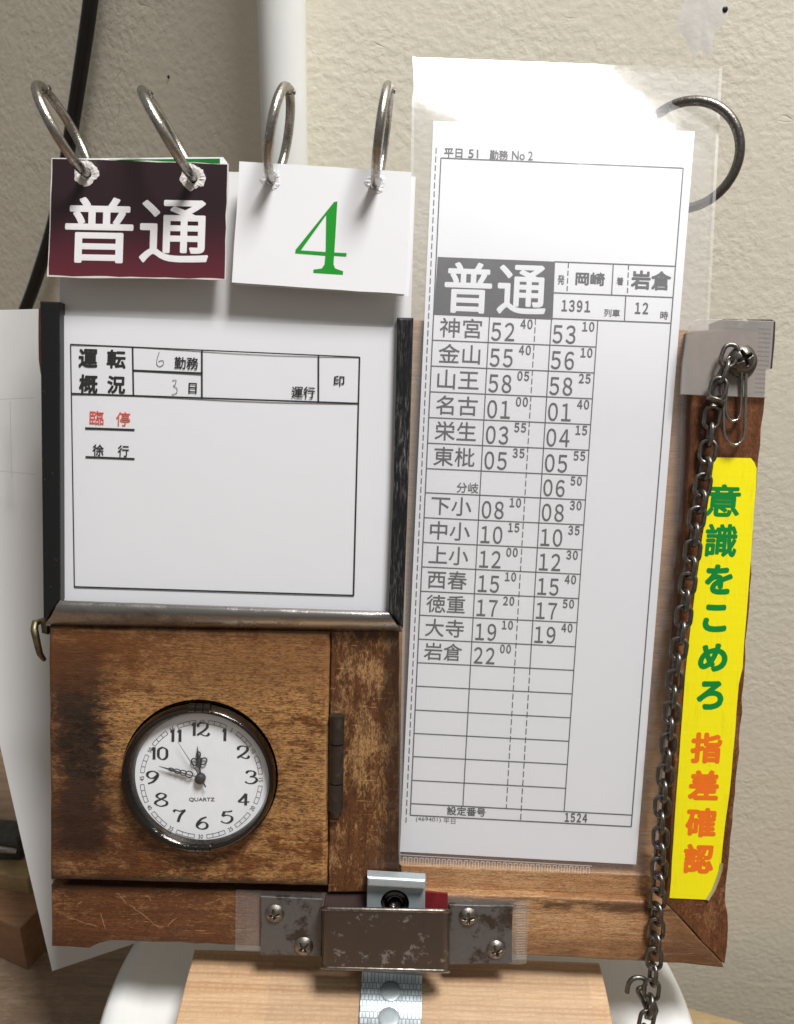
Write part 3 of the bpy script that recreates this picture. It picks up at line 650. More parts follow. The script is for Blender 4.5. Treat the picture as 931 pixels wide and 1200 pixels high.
# corner guard at the upper right: dark bent plate, frosted plastic, screw
mb = MB(); mb.prism(poly([(849, 373.5), (905, 374), (909.5, 377), (908.5, 400), (905.5, 432), (899, 431), (896, 388), (849, 384)], .0068), -.005, .0069, bev=.0004); part('corner_plate', M['bracket'], mb)
mb = MB(); mb.prism(poly([(814, 376), (821, 373.5), (907, 376.5), (904, 420), (899, 466.5), (797.5, 462.5), (800, 425), (805, 392), (809, 381)], .0076), .0071, .0078, bev=.0002); cg = part('corner_guard', M['frost'], mb)
mb = MB()
for k in range(15):
    y = 384 + k * 5.3; mb.quad(B(889 - k * .35, y, .00786), B(904 - k * .4, y + 1, .00786), B(904 - k * .4, y + 2.6, .00786), B(889 - k * .35, y + 1.6, .00786))
part('serration', M['tape_edge'], mb, cg)

def screw_mesh(c, rad, rot=0.0, ht=.0011):
    mb = MB(); n = 72; nr = 20; vs = []; fs = []; arm, wid = rad * .62, rad * .13
    for i in range(nr + 1):
        q = i / nr * 1.0; r_ = rad * q
        for k in range(n):
            a = 2 * pi * k / n; x, y = r_ * cos(a), r_ * sin(a); z = ht * (1 - q ** 2.6)
            xr, yr = x * cos(rot) + y * sin(rot), -x * sin(rot) + y * cos(rot)
            wx = wid * (1.25 - .5 * abs(xr) / arm); wy = wid * (1.25 - .5 * abs(yr) / arm)
            ins = max(min((arm - abs(xr)) / (rad * .06), (wx - abs(yr)) / (rad * .05)), min((arm - abs(yr)) / (rad * .06), (wy - abs(xr)) / (rad * .05)), 0)
            ins = max(ins, min(1, max(0, (rad * .24 - r_) / (rad * .06))))
            z -= min(1, ins) * ht * .95
            vs.append(Vector(c) + Vector((x, y, z)))
    for i in range(nr):
        for k in range(n): fs.append((i * n + k, i * n + (k + 1) % n, (i + 1) * n + (k + 1) % n, (i + 1) * n + k)[::-1])
    mb.add(vs, fs, True)
    o = len(vs); mb.lathe(Vector(c), [(rad, 0), (rad * .98, -.0006)][::-1], n); return mb
wz = B(869, 424, .0078)
mb = MB(); mb.lathe(wz, [(.0042, 0), (.0042, .0006), (.0038, .0009), (.0020, .0009), (.0020, .0026), (0, .0026)], 40); part('washer', M['chain'], mb)
part('screw', M['chain'], screw_mesh(B(870.5, 420, .0102), .0037, .5, .0020))
# yellow sticker with its lettering
stk = [(838, 536), (880, 537), (884, 541), (887, 549), (882, 625), (877, 695), (870.5, 782), (866, 802), (861.5, 860), (855, 930), (850, 965), (845, 1016), (838, 1038), (829, 1054.5), (785, 1052.5), (794, 915), (803.5, 790), (812.5, 707), (823.7, 630), (832, 575)]
mb = MB(); mb.prism(rough_loop(poly(stk, .0068), .006, .00006), .0066, .0068); stick = part('warning_sticker', M['yellow'], mb)
PST = lambda x, y, k: B(x, y, .00684 + k * 3e-6)
for ch, bx in (('意', (826, 567, 869.5, 606)), ('識', (825, 613.5, 866, 653)), ('を', (825, 661, 860.5, 697)), ('こ', (823, 708, 854, 741)), ('め', (817.5, 753.5, 854.5, 787.5)), ('ろ', (815.5, 797.5, 850, 832))):
    mb = MB(); write(mb, ch, bx, PST, 1.15 if ch in '意識' else 1.8, .02, -.10); part('green_character', M['sign_green'], mb, stick)
for ch, bx in (('指', (808.5, 858, 847.5, 895)), ('差', (806, 902, 844, 938)), ('確', (802.5, 946, 841, 981.5)), ('認', (800, 988.5, 838, 1024))):
    mb = MB(); write(mb, ch, bx, PST, 1.5, .02, -.08); part('orange_character', M['sign_orange'], mb, stick)
mb = MB(); le_ = [(846.5, 1012), (845.2, 1020), (842, 1030), (837, 1043), (829.5, 1055)]
mb.sheet([[B(x - 2.2, y - .6, .0070), B(x, y, .0073), B(x + 1.6, y + .4, .0078)] for x, y in le_], .0001, (0, 0, 1)); part('lifted_edge', plain('sticker_backing', (.42, .38, .24), .5), mb, stick)
# belt bracket on the bottom rail
bk_pl = [(305.5, 1050.5), (378, 1053.5), (377, 1121), (305.5, 1119)]
bk_pr = [(527, 1060), (601, 1062), (600, 1129), (526.5, 1130.5)]
mb = MB(); gp = []
u_l, u_r = 376.5, 528
prof = [(300, .0078), (372, .0078), (377, .0086), (378.2, .0125), (378.6, .0142), (381, .0157), (386, .0162), (450, .0163), (518, .0162), (523, .0157), (525.4, .0142), (526, .0125), (527, .0086), (532, .0078)]
for (dy0, dy1) in ((0, 0),):
    for j in range(7):
        t = j / 6; row = []
        for x, h in prof[2:-2]:
            yt = 1065.5 + (x - 380) * .02; yb = 1134.5 + (x - 380) * .027
            row.append(B(x, yt + (yb - yt) * t, h))
        gp.append(row)
mb.sheet(gp, .0011, (0, 0, 1)); brk = part('belt_bracket', M['bracket'], mb)
# rolled bright lips along both edges of the loop
for t in (0, 1):
    mb = MB(); row = gp[0] if t == 0 else gp[-1]; mb.tube([p + Vector((0, 0, -.0003)) for p in row], .00062, 8); part('lip', M['screw'], mb, brk)
for pxs in (bk_pl, bk_pr):
    mb = MB(); mb.prism(rough_loop(poly(pxs, .0082), .005, .00008), .0070, .0082, bev=.0002); part('fixing_plate', M['bracket_plate'], mb, brk)
for (x, y, r_) in ((322, 1071, .2), (356, 1109, .65), (549, 1075, .1), (581.5, 1113, .4)):
    part('screw', M['screw'], screw_mesh(B(x, y, .0083), .0029, r_, .0012), brk)
# clear tape under the plates, with serrated ends
for pxs, sx0, side in (([(276.5, 1042.5), (384, 1046), (384, 1116), (276, 1113.5)], 276, 1), ([(524, 1050), (620, 1056), (617.5, 1129), (610, 1130.5), (524, 1127)], 618, -1)):
    mb = MB(); mb.prism(poly(pxs, .0069), .00665, .0069); tp = part('clear_tape', M['tape'], mb)
    mb = MB()
    for k in range(22):
        y = pxs[0][1] + 3 + k * 3.0 if side == 1 else 1059 + k * 3.0; x0 = sx0 + side * 2; x1 = sx0 + side * 13
        mb.quad(B(x0, y, .00694), B(x1, y + .4, .00694), B(x1, y + 1.7, .00694), B(x0, y + 1.3, .00694))
    part('serration', M['tape_edge'], mb, tp)
mb = MB(); mb.prism(poly([(497, 1045), (525, 1047.5), (525, 1068), (497, 1066)], .0078), .0070, .0079); part('red_tape', M['redtape'], mb)
mb = MB(); mb.prism(poly([(383, 1047), (434, 1048), (434, 1066), (380, 1064)], .0078), .0070, .0079); part('tape_scrap', plain('grey_brown_tape', (.10, .065, .06), .3), mb)

# ================================================================== POCKET WATCH in the panel
wt = thing('pocket_watch', 'round quartz pocket watch with white dial set into the wooden panel', 'pocket watch', (WC.x, WC.y, .006))
DC = B(236, 911.5, .0122); RD = .0195
mb = MB(); n = 120; prof = [(1.0, .0085, 0), (1.012, .0105, 0), (1.0, .0122, .05), (.975, .0137, .12), (.945, .0143, .3), (.915, .0141, .6), (.895, .0133, .85), (.880, .0122, 1), (.872, .0112, 1)]
vs = []; fs = []
for f_, h, mixc in prof:
    cx_ = WC.x + (DC.x - WC.x) * mixc; cy_ = WC.y + (DC.y - WC.y) * mixc
    for k in range(n): a = 2 * pi * k / n; vs.append(Vector((cx_ + RW * f_ * cos(a), cy_ + RW * f_ * sin(a) * .985, h)))
for i in range(len(prof) - 1):
    for k in range(n): fs.append((i * n + k, i * n + (k + 1) % n, (i + 1) * n + (k + 1) % n, (i + 1) * n + k))
mb.add(vs, fs, True); part('bezel', M['bezel'], mb, wt)
mb = MB(); mb.prism(circ(WC, RW, 72), .004, .0090); part('case', M['bezel'], mb, wt)
for py, sgn in ((829, 1), (992, -1)):
    mb = MB(); c = B(235, py, .0135)
    for k in range(3): mb.tube([c + Vector((-.0030 + k * .0021, 0, .0004)), c + Vector((-.0030 + k * .0021 + .0018, 0, .0004))], .00125, 12)
    part('lid_hinge', M['bezel'], mb, wt)
mb = MB(); mb.lathe((DC.x, DC.y, 0), [(RW * .874, .0108), (RW * .872, .0114), (0, .0114)], 96, smooth=False); dial = part('dial', M['dial'], mb, wt)
HD = .0115
SD = .2435 * 1e-3   # metres per photo px on the dial, only to size the strokes
def DP(x, y, k=0): return B(236 + (x - 236), y, HD + k * 3e-6)
def cub(pts, n=10):
    out = []
    for i in range(len(pts) - 1):
        q = [pts[max(0, i - 1)], pts[i], pts[i + 1], pts[min(len(pts) - 1, i + 2)]]
        for k in range(n):
            t = k / n; out.append(tuple(.5 * (2 * q[1][d] + (q[2][d] - q[0][d]) * t + (2 * q[0][d] - 5 * q[1][d] + 4 * q[2][d] - q[3][d]) * t * t + (3 * q[1][d] - q[0][d] - 3 * q[2][d] + q[3][d]) * t ** 3) for d in (0, 1)))
    out.append(pts[-1]); return out
DIG = {  # pen strokes of old-style numerals, x right, y up in a unit box
    '1': [[(.2, .74), (.5, .98)], [(.55, 1), (.5, 0)]],
    '2': [[(.12, .68), (.10, .86), (.38, 1), (.78, .92), (.84, .68), (.6, .42), (.25, .2), (.02, .05)], [(.02, .06), (.28, .14), (.6, .02), (.85, .03), (1, .2)]],
    '3': [[(.1, .82), (.3, .98), (.65, .98), (.82, .8), (.7, .6), (.4, .52)], [(.4, .52), (.8, .47), (.95, .25), (.7, .02), (.3, -.02), (.02, .14)]],
    '4': [[(.98, .3), (.5, .27), (.0, .3)], [(.0, .3), (.35, .62), (.68, 1)], [(.68, 1), (.66, .5), (.64, 0)]],
    '5': [[(.3, .95), (.6, .93), (.95, 1)], [(.3, .95), (.22, .75), (.15, .55)], [(.15, .55), (.5, .64), (.88, .5), (.9, .2), (.6, -.02), (.25, 0), (.02, .14)]],
    '6': [[(.85, 1), (.45, .85), (.12, .5), (.08, .2), (.4, 0), (.8, .08), (.92, .32), (.72, .55), (.4, .54), (.12, .35)]],
    '7': [[(.02, .85), (.2, 1), (.55, .9), (1, 1)], [(1, 1), (.6, .55), (.4, .0)]],
    '8': [[(.5, .54), (.2, .68), (.18, .86), (.5, 1), (.82, .88), (.8, .7), (.5, .54), (.12, .36), (.05, .16), (.45, -.02), (.9, .1), (.92, .34), (.5, .54)]],
    '9': [[(.15, 0), (.55, .15), (.88, .5), (.92, .8), (.6, 1), (.2, .92), (.08, .68), (.28, .46), (.6, .46), (.88, .65)]],
    '0': [[(.5, 1), (.12, .82), (.05, .5), (.12, .18), (.5, 0), (.88, .18), (.95, .5), (.88, .82), (.5, 1)]],
}
def pen(mb, pts, box, wmin, wmax, place, k=0):
    x0, y0, x1, y1 = box; P = [(x0 + p[0] * (x1 - x0), y1 - p[1] * (y1 - y0)) for p in cub(pts)]
    L = []; Rr = []
    for i in range(len(P)):
        a, b = P[max(0, i - 1)], P[min(len(P) - 1, i + 1)]; dx, dy = b[0] - a[0], b[1] - a[1]; l = hypot(dx, dy) or 1; dx, dy = dx / l, dy / l
        wd_ = wmin + (wmax - wmin) * abs(dy * .97 + dx * -.22) ** 1.6; L.append((P[i][0] - dy * wd_ / 2, P[i][1] + dx * wd_ / 2)); Rr.append((P[i][0] + dy * wd_ / 2, P[i][1] - dx * wd_ / 2))
    n = len(P); mb.add([place(x, y, k) for x, y in L] + [place(x, y, k) for x, y in Rr], [(i, i + 1, n + i + 1, n + i) for i in range(n - 1)])
zx = lambda v: 130 + v / 4.433
zy = lambda v: 800 + v / 4.433
for s_, bx in (('12', (425, 208, 512, 276)), ('1', (580, 240, 606, 303)), ('2', (657, 329, 720, 393)), ('3', (697, 458, 762, 522)), ('4', (663, 577, 722, 637)), ('5', (572, 666, 635, 727)), ('6', (445, 698, 507, 760)), ('7', (325, 661, 387, 723)), ('8', (230, 574, 295, 640)), ('9', (185, 460, 248, 524)), ('10', (216, 335, 295, 399)), ('11', (314, 243, 370, 307))):
    mb = MB(); X0, Y0, X1, Y1 = zx(bx[0]), zy(bx[1]), zx(bx[2]), zy(bx[3]); k = 0
    cells = [(X0, X1)] if len(s_) == 1 else {'12': [(X0 - 1, X0 + 5), (X0 + 5.2, X1)], '10': [(X0 - 1, X0 + 5), (X0 + 6.5, X1)], '11': [(X0 - 1, X0 + 5), (X1 - 5.4, X1 + .6)]}[s_]
    for ch, (a, b) in zip(s_, cells):
        for st_ in DIG[ch]: pen(mb, st_, (a, Y0, b, Y1), 1.0, 3.4 if ch != '1' else 3.5, DP, k); k += 1
    part('numeral', M['ink'], mb, dial)
mb = MB(); write(mb, 'QUARTZ', (zx(407), zy(597), zx(540), zy(619)), DP, .1, .0, 0); part('dial_word', M['ink_grey'], mb, dial)
# railway minute track, and its small five-minute figures
cxp, cyp = 236.2, 913.2; rxp, ryp = 74.5, 71.8
def polar(minute, rr): a = minute / 60 * 2 * pi + .012; return (cxp + rxp * rr * sin(a), cyp - ryp * rr * cos(a))
mb = MB()
for s5 in range(12):
    m0 = s5 * 5 + 1; 
    for rr in (.905, .965):
        for k in range(6): stroke(mb, polar(m0 + k * .5, rr), polar(m0 + k * .5 + .5, rr), .5, DP)
    for k in range(4): stroke(mb, polar(m0 + k, .905), polar(m0 + k, .965), .5, DP, k=1)
part('minute_track', M['ink'], mb, dial)
for mm in range(5, 65, 5):
    mb = MB(); x, y = polar(mm, .935); a = mm / 60 * 2 * pi
    if 15 < mm < 45: a += pi
    vs, fs_ = glyph(str(mm)); ax, bx_ = min(v[0] for v in vs), max(v[0] for v in vs); ay, by_ = min(v[1] for v in vs), max(v[1] for v in vs); sc = 5.0 / (by_ - ay)
    pts = []
    for p in vs:
        s, t = (p[0] - (ax + bx_) / 2) * sc * .85, -(p[1] - (ay + by_) / 2) * sc; pts.append(DP(x + s * cos(a) - t * sin(a), y + s * sin(a) + t * cos(a), 0))
    mb.add(pts, fs_); part('track_figure', M['ink_grey'], mb, dial)
def hand(name, mb, h0): return part(name, M['ink'], mb, wt)
HX, HY = zx(468), zy(493)
def HP(h): return lambda x, y, k: B(x, y, h)
def loop_tube(mb, cx_, cy_, rx, ry, ang, h, r=.00013):
    mb.tube([B(cx_ + rx * cos(t) * cos(ang) - ry * sin(t) * sin(ang), cy_ + rx * cos(t) * sin(ang) + ry * sin(t) * cos(ang), h) for t in (2 * pi * k / 20 for k in range(20))], r, 6, True)
h = .0121; mb = MB(); tip = (zx(450), zy(330))
mb.tube([B(HX, HY, h), B(zx(464), zy(455), h), B(zx(458), zy(410), h), B(zx(453), zy(372), h), B(*tip, h)], [.00028, .0002, .00016, .0003, .00006], 8)
for dx, dy, rx, ry, an in ((-24, 0, 4.3, 3.2, 1.0), (24, -4, 4.3, 3.2, -.9), (0, 6, 2.6, 5.5, 0), (-3, -38, 2.2, 3.4, 0), (0, -12, 3.2, 2.4, 0)): loop_tube(mb, zx(459 + dx), zy(412 + dy), rx, ry, an, h, .0002)
part('hour_hand', M['ink'], mb, wt)
h = .0125; mb = MB(); tip = (zx(250), zy(434))
mb.tube([B(HX, HY, h), B(zx(420), zy(482), h), B(zx(310), zy(452), h), B(*tip, h)], [.00022, .00012, .0003, .00008], 8)
for t, rx, ry in ((.28, 4.4, 3.6), (.42, 4.0, 2.8), (.56, 4.2, 2.3), (.7, 3.6, 1.7)): loop_tube(mb, HX + (tip[0] - HX) * t, HY + (tip[1] - HY) * t, rx, ry, atan2(HY - tip[1], HX - tip[0]), h, .00016)
part('minute_hand', M['ink'], mb, wt)
h = .0129; mb = MB(); mb.tube([B(zx(493), zy(543), h), B(HX, HY, h), B(zx(348), zy(308), h)], [.00022, .00016, .00005], 6); part('second_hand', M['ink'], mb, wt)
mb = MB(); mb.lathe(B(HX, HY, .0115), [(.0015, 0), (.0015, .0013), (.0012, .0017), (0, .0018)], 28); part('hub', M['ink'], mb, wt)
mb = MB(); mb.lathe((DC.x, DC.y, 0), [(RW * .885 - RW * .885 * (1 - cos(0)), .0131)] + [(RW * .885 * cos(a), .0131 + .0016 * sin(a)) for a in (pi / 2 * k / 8 for k in range(1, 9))], 72); part('glass', M['glass'], mb, wt)

# ================================================================== FORM SHEET in the metal frame
HF = .0092
fm = thing('report_form', 'white driving report form held in the metal frame above the clock', 'form', B(262, 712, HF))
grid = [[B(*lerp2((70 + 3 * t, 369.5 + (712 - 369.5) * t), (470 - 10 * t, 384 + (724 - 384) * t), s / 8), HF + .0002 * sin(s) * (1 - t)) for s in range(9)] for t in (j / 10 for j in range(11))]
mb = MB(); mb.sheet(grid, .00018, (0, 0, 1)); pf = part('paper', M['paper'], mb, fm)
PF = lambda x, y, k: B(x, y, HF + .00026 + k * 3e-6)
mb = MB()
for a, b, w_ in (((83, 403.5), (421.7, 418.6), 1.5), ((83, 403), (87.5, 688), 1.3), ((421.7, 418.6), (414.6, 698.2), 1.8), ((87.5, 687.6), (414.8, 697.8), 1.7),
                 ((84.4, 461.2), (419.6, 472.8), 2.0), ((155.6, 406.6), (156.6, 463.8), 2.0), ((236.9, 410), (236.9, 466.5), 2.0), ((373.6, 416), (373.4, 471.2), 1.8), ((156, 434.2), (237, 437.5), 2.4), ((100, 501.8), (158, 503.8), 2.4), ((100.5, 535.4), (158, 537.8), 2.2)):
    stroke(mb, a, b, w_, PF)
part('ruled_lines', M['ink'], mb, pf)
def lett(parent, mat, items, place, bold=0, name='lettering', **k):
    mb = MB()
    for tx, bx in items: write(mb, tx, bx, place, bold, **k)
    return part(name, mat, mb, parent)
lett(pf, M['ink'], [('運', (92, 408.5, 115, 431)), ('転', (125, 409.5, 148, 432))], PF, .7, 'title_lettering')
lett(pf, M['ink'], [('概', (92.5, 438.5, 115, 461)), ('況', (125.5, 440, 147.5, 461.5))], PF, .7, 'title_lettering')
for tx, bx in (('勤務', (204.5, 418, 233, 433)), ('日', (221, 448.5, 231, 461)), ('運行', (341.8, 452.5, 369.5, 467)), ('印', (391, 440, 404, 452.5))): lett(pf, M['ink'], [(tx, bx)], PF, .25)
lett(pf, M['ink_red'], [('臨', (105, 481, 122, 498)), ('停', (136, 482.5, 153, 499.5))], PF, .15)
lett(pf, M['ink'], [('徐', (108.5, 520.5, 122, 534.5)), ('行', (138, 521.5, 151.5, 535.5))], PF, .2)
def scrawl(pts, name):
    mb = MB(); P = cub(pts, 8)
    for a, b in zip(P, P[1:]): stroke(mb, a, b, .8, PF)
    part(name, M['ink_pencil'], mb, pf)
scrawl([(187, 412.5), (184.5, 420), (184, 427), (187.5, 429.5), (191.5, 427), (191, 422.5), (186, 423.5)], 'handwritten_digit')
scrawl([(202, 446), (206.5, 445.5), (205.5, 450.5), (203.5, 452.5), (207.5, 455), (207, 460.5), (201.5, 462.5)], 'handwritten_digit')
# white backing card that carries the rings
HK = .0086
RH = [(101, 203), (226, 208), (318, 210), (440.5, 215)]
mb = MB(); lpb = [(69.5, 196), (487, 207), (484, 300), (481, 400), (70.5, 392)]
mb.prism(poly(lpb, HK), HK - .0002, HK, holes=[circ(B(x, y, HK), .0017, 20) for x, y in RH]); bc = mb.build('backing_card', M['paper2'], base=B(270, 392, HK), frame=BM); tag(bc, 'white backing card hanging behind the maroon card and the number card', 'card')

# ================================================================== RING CARDS
def torn_hole(mbk, c, r0_, r1_, h, seed):
    rnd = random.Random(seed); n = 40; vs = []; fs = []
    for k in range(n):
        a = 2 * pi * k / n; q = rnd.uniform(.94, 1.05) * (1 + .07 * sin(3 * a + seed) + .06 * sin(5 * a + 2 * seed)); w_ = rnd.uniform(.95, 1.05)
        for rr, hh in ((r0_ * w_, h), ((r0_ + r1_) / 2, h + rnd.uniform(.00002, .00030)), (r1_ * q, h + rnd.uniform(0, .00012))): vs.append(Vector((c.x + rr * cos(a), c.y + rr * sin(a), hh)))
    for k in range(n):
        j = (k + 1) % n
        for q in (0, 1): fs.append((k * 3 + q, k * 3 + q + 1, j * 3 + q + 1, j * 3 + q))
    mbk.add(vs, fs, False)
def card(name, pxs, h, th, mats, label, holes, torn, base_px, curve=0):
    base = B(*base_px, h); root = thing(name, label, 'card', base)
    mb = MB(); mb.prism(rough_loop(poly(pxs, h), .004, .00005), h - th, h - .00004, holes=[circ(B(x, y, h), .0017, 20) for x, y in holes]); part('card_stock', mats[1], mb, root)
    return root
# cards behind
HM = .0152
gcd = thing('green_edged_card', 'card with a green top edge just showing behind the maroon card', 'card', B(195, 320, .0135))
mb = MB(); mb.prism(rough_loop(poly([(64, 186), (262, 184), (266.5, 191), (262, 323), (60, 321)], .0135), .004, .00004), .0132, .0135, holes=[circ(B(x, y, .0135), .0020, 20) for x, y in RH[:2]]); part('card_stock', M['card'], mb, gcd)
mb = MB(); mb.prism(poly([(128, 187), (258, 185.8), (258, 215), (128, 215)], .0136), .01352, .0136, holes=[circ(B(x, y, .0136), .0023, 20) for x, y in RH[1:2]]); part('green_band', plain('dark_green_ink', (.008, .16, .02), .35), mb, gcd)
mcd = thing('route_card', 'maroon card with white 普通 lettering hanging from two rings', 'card', B(162, 326, HM))
mpx = [(60.5, 185), (268, 191.5), (265, 328), (55.5, 324.5)]
mb = MB(); mb.prism(rough_loop(poly(mpx, HM), .004, .00008), HM - .0004, HM - .00005, holes=[circ(B(x, y, HM), .0017, 20) for x, y in RH[:2]]); part('card_stock', M['card_edge'], mb, mcd)
mpi = [(62, 185.6), (266.5, 192.6), (263.6, 326.2), (57, 322.6)]
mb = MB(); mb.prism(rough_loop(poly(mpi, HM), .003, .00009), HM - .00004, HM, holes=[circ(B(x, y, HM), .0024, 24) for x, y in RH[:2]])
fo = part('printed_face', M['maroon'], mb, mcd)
PM_ = lambda x, y, k: B(x, y, HM + .00005 + k * 3e-6)
lett(fo, M['ink_white'], [('普', (75.5, 230.5, 157.5, 309))], PM_, 1.15, 'white_character', slx=.02, sly=-.03)
lett(fo, M['ink_white'], [('通', (163, 233.5, 246, 309))], PM_, 1.15, 'white_character', slx=.02, sly=-.03)
for i, (x, y) in enumerate(RH[:2]):
    mb = MB(); torn_hole(mb, B(x, y, HM), .0015, .0033, HM + .00006, i + 1); part('torn_hole', M['card_edge'], mb, mcd)
HN = .0150
ncb = thing('spare_card', 'blank white card just showing behind the right edge of the number 4 card', 'card', B(385, 348, .0138))
mb = MB(); mb.prism(rough_loop(poly([(284, 194), (487.5, 207), (483, 300), (479, 347), (276, 333)], .0138), .004, .00004), .0135, .0138, holes=[circ(B(x, y, .0138), .0020, 20) for x, y in RH[2:]]); part('card_stock', M['card'], mb, ncb)
ncd = thing('number_card', 'white card with a large green 4 hanging from two rings', 'card', B(374, 338, HN))
mb = MB(); mb.prism(rough_loop(poly([(281, 189), (482.7, 201.8), (475.6, 345), (272, 331)], HN), .004, .00004), HN - .0003, HN, holes=[circ(B(x, y, HN), .0017, 20) for x, y in RH[2:]]); nf = part('card_stock', M['card'], mb, ncd)
zz = lambda p: (250 + p[0] / 3.103, 60 + p[1] / 3.103)
mb = MB(); PN = lambda p, k=0: B(*zz(p), HN + .00005 + k * 4e-6)
four = [(440, 548), (452, 546), (441, 732), (486, 734), (484, 747), (440, 744), (438, 775), (444, 790), (473, 800), (472, 813), (364, 806), (365, 794), (395, 790), (405, 775), (408, 744), (298, 735), (300, 722)]
hole = [(411, 596), (409, 730), (319, 724)]
tri = geometry.tessellate_polygon([[Vector((x, y, 0)) for x, y in four], [Vector((x, y, 0)) for x, y in hole]])
mb.add([PN(p) for p in four + hole], [tuple(t) for t in tri]); part('green_numeral', M['ink_green'], mb, nf)
for i, (x, y) in enumerate(RH[2:]):
    mb = MB(); torn_hole(mb, B(x, y, HN), .0014, .0026, HN + .00006, i + 5); part('torn_hole', M['card'], mb, ncd)

# ------------------------------------------------------------------ binder rings
def ring(hpx, apx, h, label, lean_w=.002, yaw=0.0, group='steel rings carrying the hanging cards'):
    H = B(*hpx, h); A = B(*apx, h + lean_w); C = (H + A) / 2; Rr = (A - H).length / 2; a = (A - H).normalized(); W = Vector((sin(yaw), 0, cos(yaw))); b = (W - a * W.dot(a)).normalized()
    rt = thing('binder_ring', label, 'ring', H, group=group)
    pts = [C + (a * cos(t) + b * sin(t)) * Rr for t in (2 * pi * k / 72 for k in range(72))]
    mb = MB(); mb.tube(pts, .00125, 14, True); part('wire_loop', M['ring'], mb, rt)
    # clasp: slightly thicker knuckle just behind the top, with its bright pivot
    q = [C + (a * cos(t) + b * sin(t)) * Rr for t in (-.05, -.13, -.21)]
    mb = MB(); mb.tube(q, [.0014, .00155, .0014], 14); part('clasp', M['ring'], mb, rt)
    t = a.cross(b); mb = MB(); mb.tube([q[1] - t * .0017, q[1] + t * .0017], .0006, 10); part('pivot', M['screw'], mb, rt)
ring(RH[0], (50, 103), HM, 'steel ring through the left hole of the maroon card')
ring(RH[1], (170, 109), HM, 'steel ring through the right hole of the maroon card')
ring(RH[2], (338, 104), HN, 'steel ring through the left hole of the number 4 card')
ring(RH[3], (456, 103), HN, 'steel ring through the right hole of the number 4 card')

# ================================================================== TIMETABLE SHEET AND SLEEVE
HT = .0034
tt = thing('timetable_sheet', 'long white train timetable sheet inside the clear plastic sleeve', 'timetable', S(606, 1006, HT))
def strip_grid(tl, tr, bl, br_, n, m, off):
    g = []
    for j in range(m + 1):
        t = j / m; a = lerp2(tl, bl, t); b = lerp2(tr, br_, t); g.append([S(*lerp2(a, b, i / n), off) for i in range(n + 1)])
    return g
mb = MB(); mb.sheet(strip_grid((508.3, 141.5), (814.5, 154), (469, 998), (745.8, 1013), 8, 96, HT), .00015, (0, 0, 1)); ps = part('paper', M['paper3'], mb, tt)
PT = lambda x, y, k: S(x, y, HT + .00009 + k * 3e-6)
TL, TR_, BL, BR_ = (517, 185), (801, 197), (481, 955.3), (740, 968.8)
ys = [368, 398.5, 428.8, 459, 489.2, 519.2, 549, 577.3, 606.5, 635.5, 664.2, 692.7, 720.8, 748.9, 776.5, 804, 832, 859.4, 886.5, 914.4, 941.7]
LX = lambda y: 517 + (481 - 517) * (y - 185) / (955.3 - 185)
def onrow(x, k, yl=None):     # y on row line k at x
    y = ys[k] if yl is None else yl; return y + (x - LX(y)) * (.0415 + (.0525 - .0415) * (k / 20.))
def colx(c, y): 
    a, b, y0, y1 = {'c1': (574, 542.8, 371, 943.7), 'd1': (628, 593.5, 373, 947.5), 'c2': (646.6, 610.5, 374, 959), 'cr': (700.9, 661.5, 376, 949.5), 'fr': (801, 740, 197, 968.8)}[c]
    return a + (b - a) * (y - y0) / (y1 - y0)
mb = MB()
stroke(mb, TL, TR_, 1.4, PT); stroke(mb, TL, BL, 1.4, PT); stroke(mb, TR_, BR_, 1.4, PT); stroke(mb, BL, BR_, 1.4, PT)
stroke(mb, (511.5, 173), (476, 964), 1.2, PT, (7, 3.2))
stroke(mb, (650, 306.6), (791.6, 312), 1.3, PT); stroke(mb, (649.3, 343), (789, 348.6), 1.3, PT); stroke(mb, (648, 373.2), (786.5, 378.6), 1.3, PT)
stroke(mb, (719, 309.3), (717, 345.6), 1.3, PT); stroke(mb, (733.7, 346.4), (732, 376.4), 1.3, PT); stroke(mb, (666.5, 308), (664.7, 343.6), 1.2, PT, (6, 3)); stroke(mb, (737, 310.3), (735.5, 346), 1.2, PT, (6, 3))
for k in range(0, 20):
    y = ys[k]; xl = LX(y); xr = colx('cr', y + 8); 
    if k == 0: stroke(mb, (xl, y), (648, onrow(648, 0)), 1.3, PT); continue
    stroke(mb, (xl, y), (xr, onrow(xr, k)), 1.2, PT)
stroke(mb, (482.4, 941.7), (741, 955.2), 1.3, PT)
e = lambda c, y: (colx(c, y), y)
stroke(mb, e('c1', 371), e('c1', 944.5), 1.2, PT); stroke(mb, e('cr', 376), e('cr', 950.5), 1.2, PT); stroke(mb, e('c2', 374), e('c2', 783.5), 1.2, PT); stroke(mb, e('c2', 784), e('c2', 962), 1.2, PT, (7, 3)); stroke(mb, e('d1', 373.5), e('d1', 948), 1.1, PT, (7, 3))
part('table_lines', M['ink_grey'], mb, ps)
mb = MB(); a, b, c_, d_ = (513.2, 301), (650.8, 306.6), (648, 373.2), (508.8, 368); n = 6
for i in range(n):
    for j in range(n):
        f = lambda s, t: S(*lerp2(lerp2(a, b, s), lerp2(d_, c_, s), t), HT + .00007); mb.quad(f(i / n, j / n), f((i + 1) / n, j / n), f((i + 1) / n, (j + 1) / n), f(i / n, (j + 1) / n))
hb = part('header_block', M['ink_grey'], mb, ps)
lett(ps, M['paper3'], [('普', (520, 306.5, 578, 368)), ('通', (582, 309.5, 642, 369.5))], PT, 1.1, 'header_character', sly=-.05)
